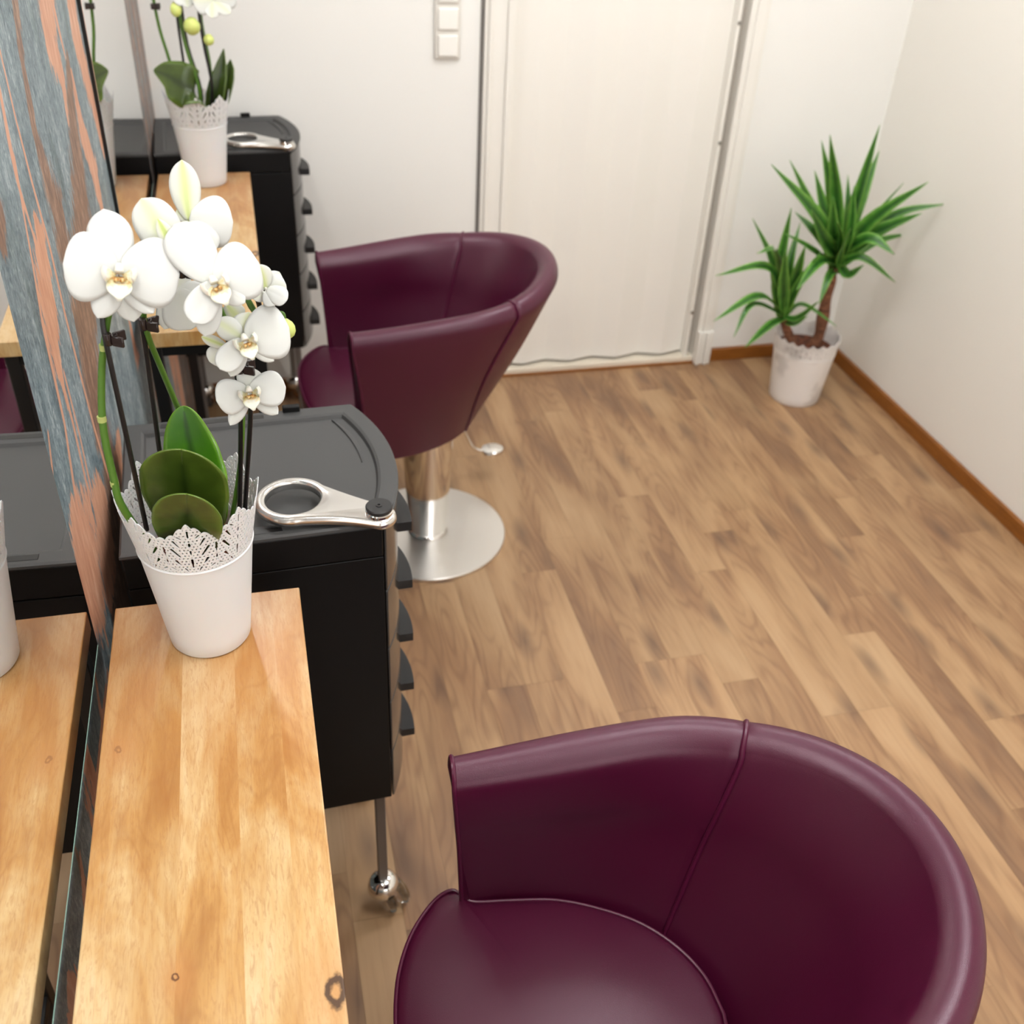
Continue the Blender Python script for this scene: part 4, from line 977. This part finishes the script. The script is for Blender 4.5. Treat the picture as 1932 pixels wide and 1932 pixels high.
# ------------------------------------------------------------------ yucca
def yucca():
    o = empty('yucca_plant', 'two-stemmed green yucca growing in the white floor pot', 'potted plant', (*YP, .0075))
    lathe('soil', [(.001, .17), (.097, .17), (.098, .185), (.06, .196), (.001, .192)], M_soil, o, (0, 0), 36)
    Z = lambda px, py, y: at(px, py, y)
    t1 = [Vector((1.838, 2.845, .185)), Z(1546, 630, 2.845), Z(1556, 580, 2.84), Z(1566, 530, 2.84), Z(1572, 505, 2.84)]
    tube('trunk', local(o, t1), lambda t: .0205+.0025*math.sin(t*19)-.003*t, M_bark, o, 16, k=6)
    t2 = [Vector((1.748, 2.825, .185)), Z(1491, 640, 2.82), Z(1483, 618, 2.815), Z(1478, 600, 2.81)]
    tube('trunk', local(o, t2), lambda t: .019-.007*t, M_bark, o, 14, k=6)
    def blade(base, mids, tip, w, nrm=None):
        P = [base]+mids+[tip]; k = len(P)
        d = (tip-base).normalized(); view = (CAM-base).normalized(); n_ = (view+Vector((random.uniform(-.5, .5), random.uniform(-.5, .5), .5))).normalized()
        w *= 1.45; leaf(o, 'leaf', P, [w*.5, w*.85, w, w*.85, w*.5, .0006], M_yleaf, nrm or n_, .35, 4)
    c1 = Z(1578, 500, 2.84)
    def L1(mx, my, my_, tx, ty, ty_, w=.016, off=(0, 0)): blade(c1+Vector((off[0], 0, off[1])), [Z(mx, my, my_)], Z(tx, ty, ty_), w)
    tips = [(1548, 420, 2.80, 1455, 310, 2.74, .018), (1535, 400, 2.84, 1490, 302, 2.82, .012), (1560, 420, 2.86, 1537, 322, 2.88, .016), (1580, 390, 2.84, 1566, 254, 2.84, .018), (1570, 380, 2.87, 1550, 265, 2.92, .013),
            (1612, 400, 2.82, 1660, 236, 2.80, .020), (1618, 390, 2.86, 1659, 284, 2.90, .016), (1640, 420, 2.78, 1752, 343, 2.66, .017), (1680, 410, 2.80, 1786, 384, 2.72, .011), (1650, 440, 2.80, 1740, 402, 2.72, .018),
            (1620, 440, 2.80, 1705, 345, 2.78, .006), (1640, 450, 2.74, 1688, 480, 2.66, .014), (1625, 485, 2.76, 1690, 533, 2.70, .009), (1545, 495, 2.74, 1502, 548, 2.66, .014), (1585, 450, 2.76, 1578, 415, 2.70, .015),
            (1560, 460, 2.78, 1530, 395, 2.72, .016), (1605, 440, 2.80, 1612, 350, 2.82, .014), (1540, 440, 2.86, 1500, 400, 2.92, .011), (1615, 470, 2.80, 1660, 440, 2.78, .014), (1598, 430, 2.88, 1600, 330, 2.95, .012),
            (1565, 520, 2.76, 1545, 575, 2.70, .010), (1600, 520, 2.78, 1630, 500, 2.72, .013), (1590, 470, 2.74, 1606, 430, 2.64, .013), (1530, 470, 2.80, 1480, 440, 2.74, .009), (1573, 440, 2.80, 1572, 372, 2.78, .016), (1645, 460, 2.86, 1715, 440, 2.90, .010)]
    for a in tips: L1(a[0], a[1], a[2], a[3], a[4], a[5], a[6], (random.uniform(-.012, .012), random.uniform(-.03, .045)))
    c2 = Z(1478, 606, 2.81)
    tips2 = [(1470, 520, 2.80, 1493, 392, 2.80, .016), (1450, 505, 2.76, 1350, 520, 2.70, .011), (1460, 500, 2.80, 1420, 412, 2.78, .009), (1430, 560, 2.74, 1346, 606, 2.66, .013), (1420, 575, 2.72, 1384, 636, 2.66, .008),
              (1452, 615, 2.72, 1405, 656, 2.64, .012), (1470, 480, 2.76, 1428, 478, 2.72, .013), (1500, 530, 2.78, 1520, 462, 2.74, .014), (1505, 540, 2.76, 1548, 475, 2.72, .010), (1462, 520, 2.82, 1458, 462, 2.84, .010),
              (1505, 600, 2.76, 1545, 568, 2.70, .008), (1500, 610, 2.76, 1524, 596, 2.72, .007), (1478, 540, 2.76, 1482, 470, 2.72, .014), (1515, 575, 2.78, 1578, 615, 2.70, .007), (1490, 500, 2.82, 1510, 420, 2.86, .010)]
    for a in tips2: blade(c2+Vector((random.uniform(-.006, .006), 0, random.uniform(-.015, .03))), [Z(a[0], a[1], a[2])], Z(a[3], a[4], a[5]), a[6])
yucca()

# ------------------------------------------------------------------ lamps of the room (above the frame)
def ceiling_lamp(x, y, lx, ly, label, strength=None):
    o = empty('ceiling_light', label, 'ceiling light', (x, y, ZC), 0, 'white ceiling light panels')
    MB().box(-lx/2-.015, lx/2+.015, -ly/2-.015, ly/2+.015, -.03, 0).build('housing', M_trim, o, .003)
    MB().box(-lx/2, lx/2, -ly/2, ly/2, -.034, -.030).build('diffuser', M_emit, o)
for (x, y, t) in ((1.25, 2.2, 'ceiling light panel nearest the folding door'), (.85, .8, 'ceiling light panel above the near chair'), (.85, -.75, 'ceiling light panel behind the viewpoint')):
    ceiling_lamp(x, y, .60, .60, t)

M_bar = mat('mirror_lamp_diffuser', (255, 252, 245), .5); M_bar.node_tree.nodes['Principled BSDF'].inputs['Emission Color'].default_value = (1, .985, .96, 1)
M_bar.node_tree.nodes['Principled BSDF'].inputs['Emission Strength'].default_value = 55
def mirror_lamp(y, label):
    o = empty('mirror_light', label, 'wall light', (XL, y, 2.07), 0, 'slim lights above the mirrors')
    MB().box(0, .10, -.02, .02, 0, .02).build('bracket', M_chrome, o, .002)
    MB().box(.085, .125, -.25, .25, -.004, .026).build('housing', M_chrome, o, .003)
    MB().box(.088, .128, -.24, .24, -.012, .020).build('diffuser', M_bar, o, .004)
mirror_lamp(.60, 'slim wall light above the near mirror'); mirror_lamp(2.305, 'slim wall light above the far mirror')
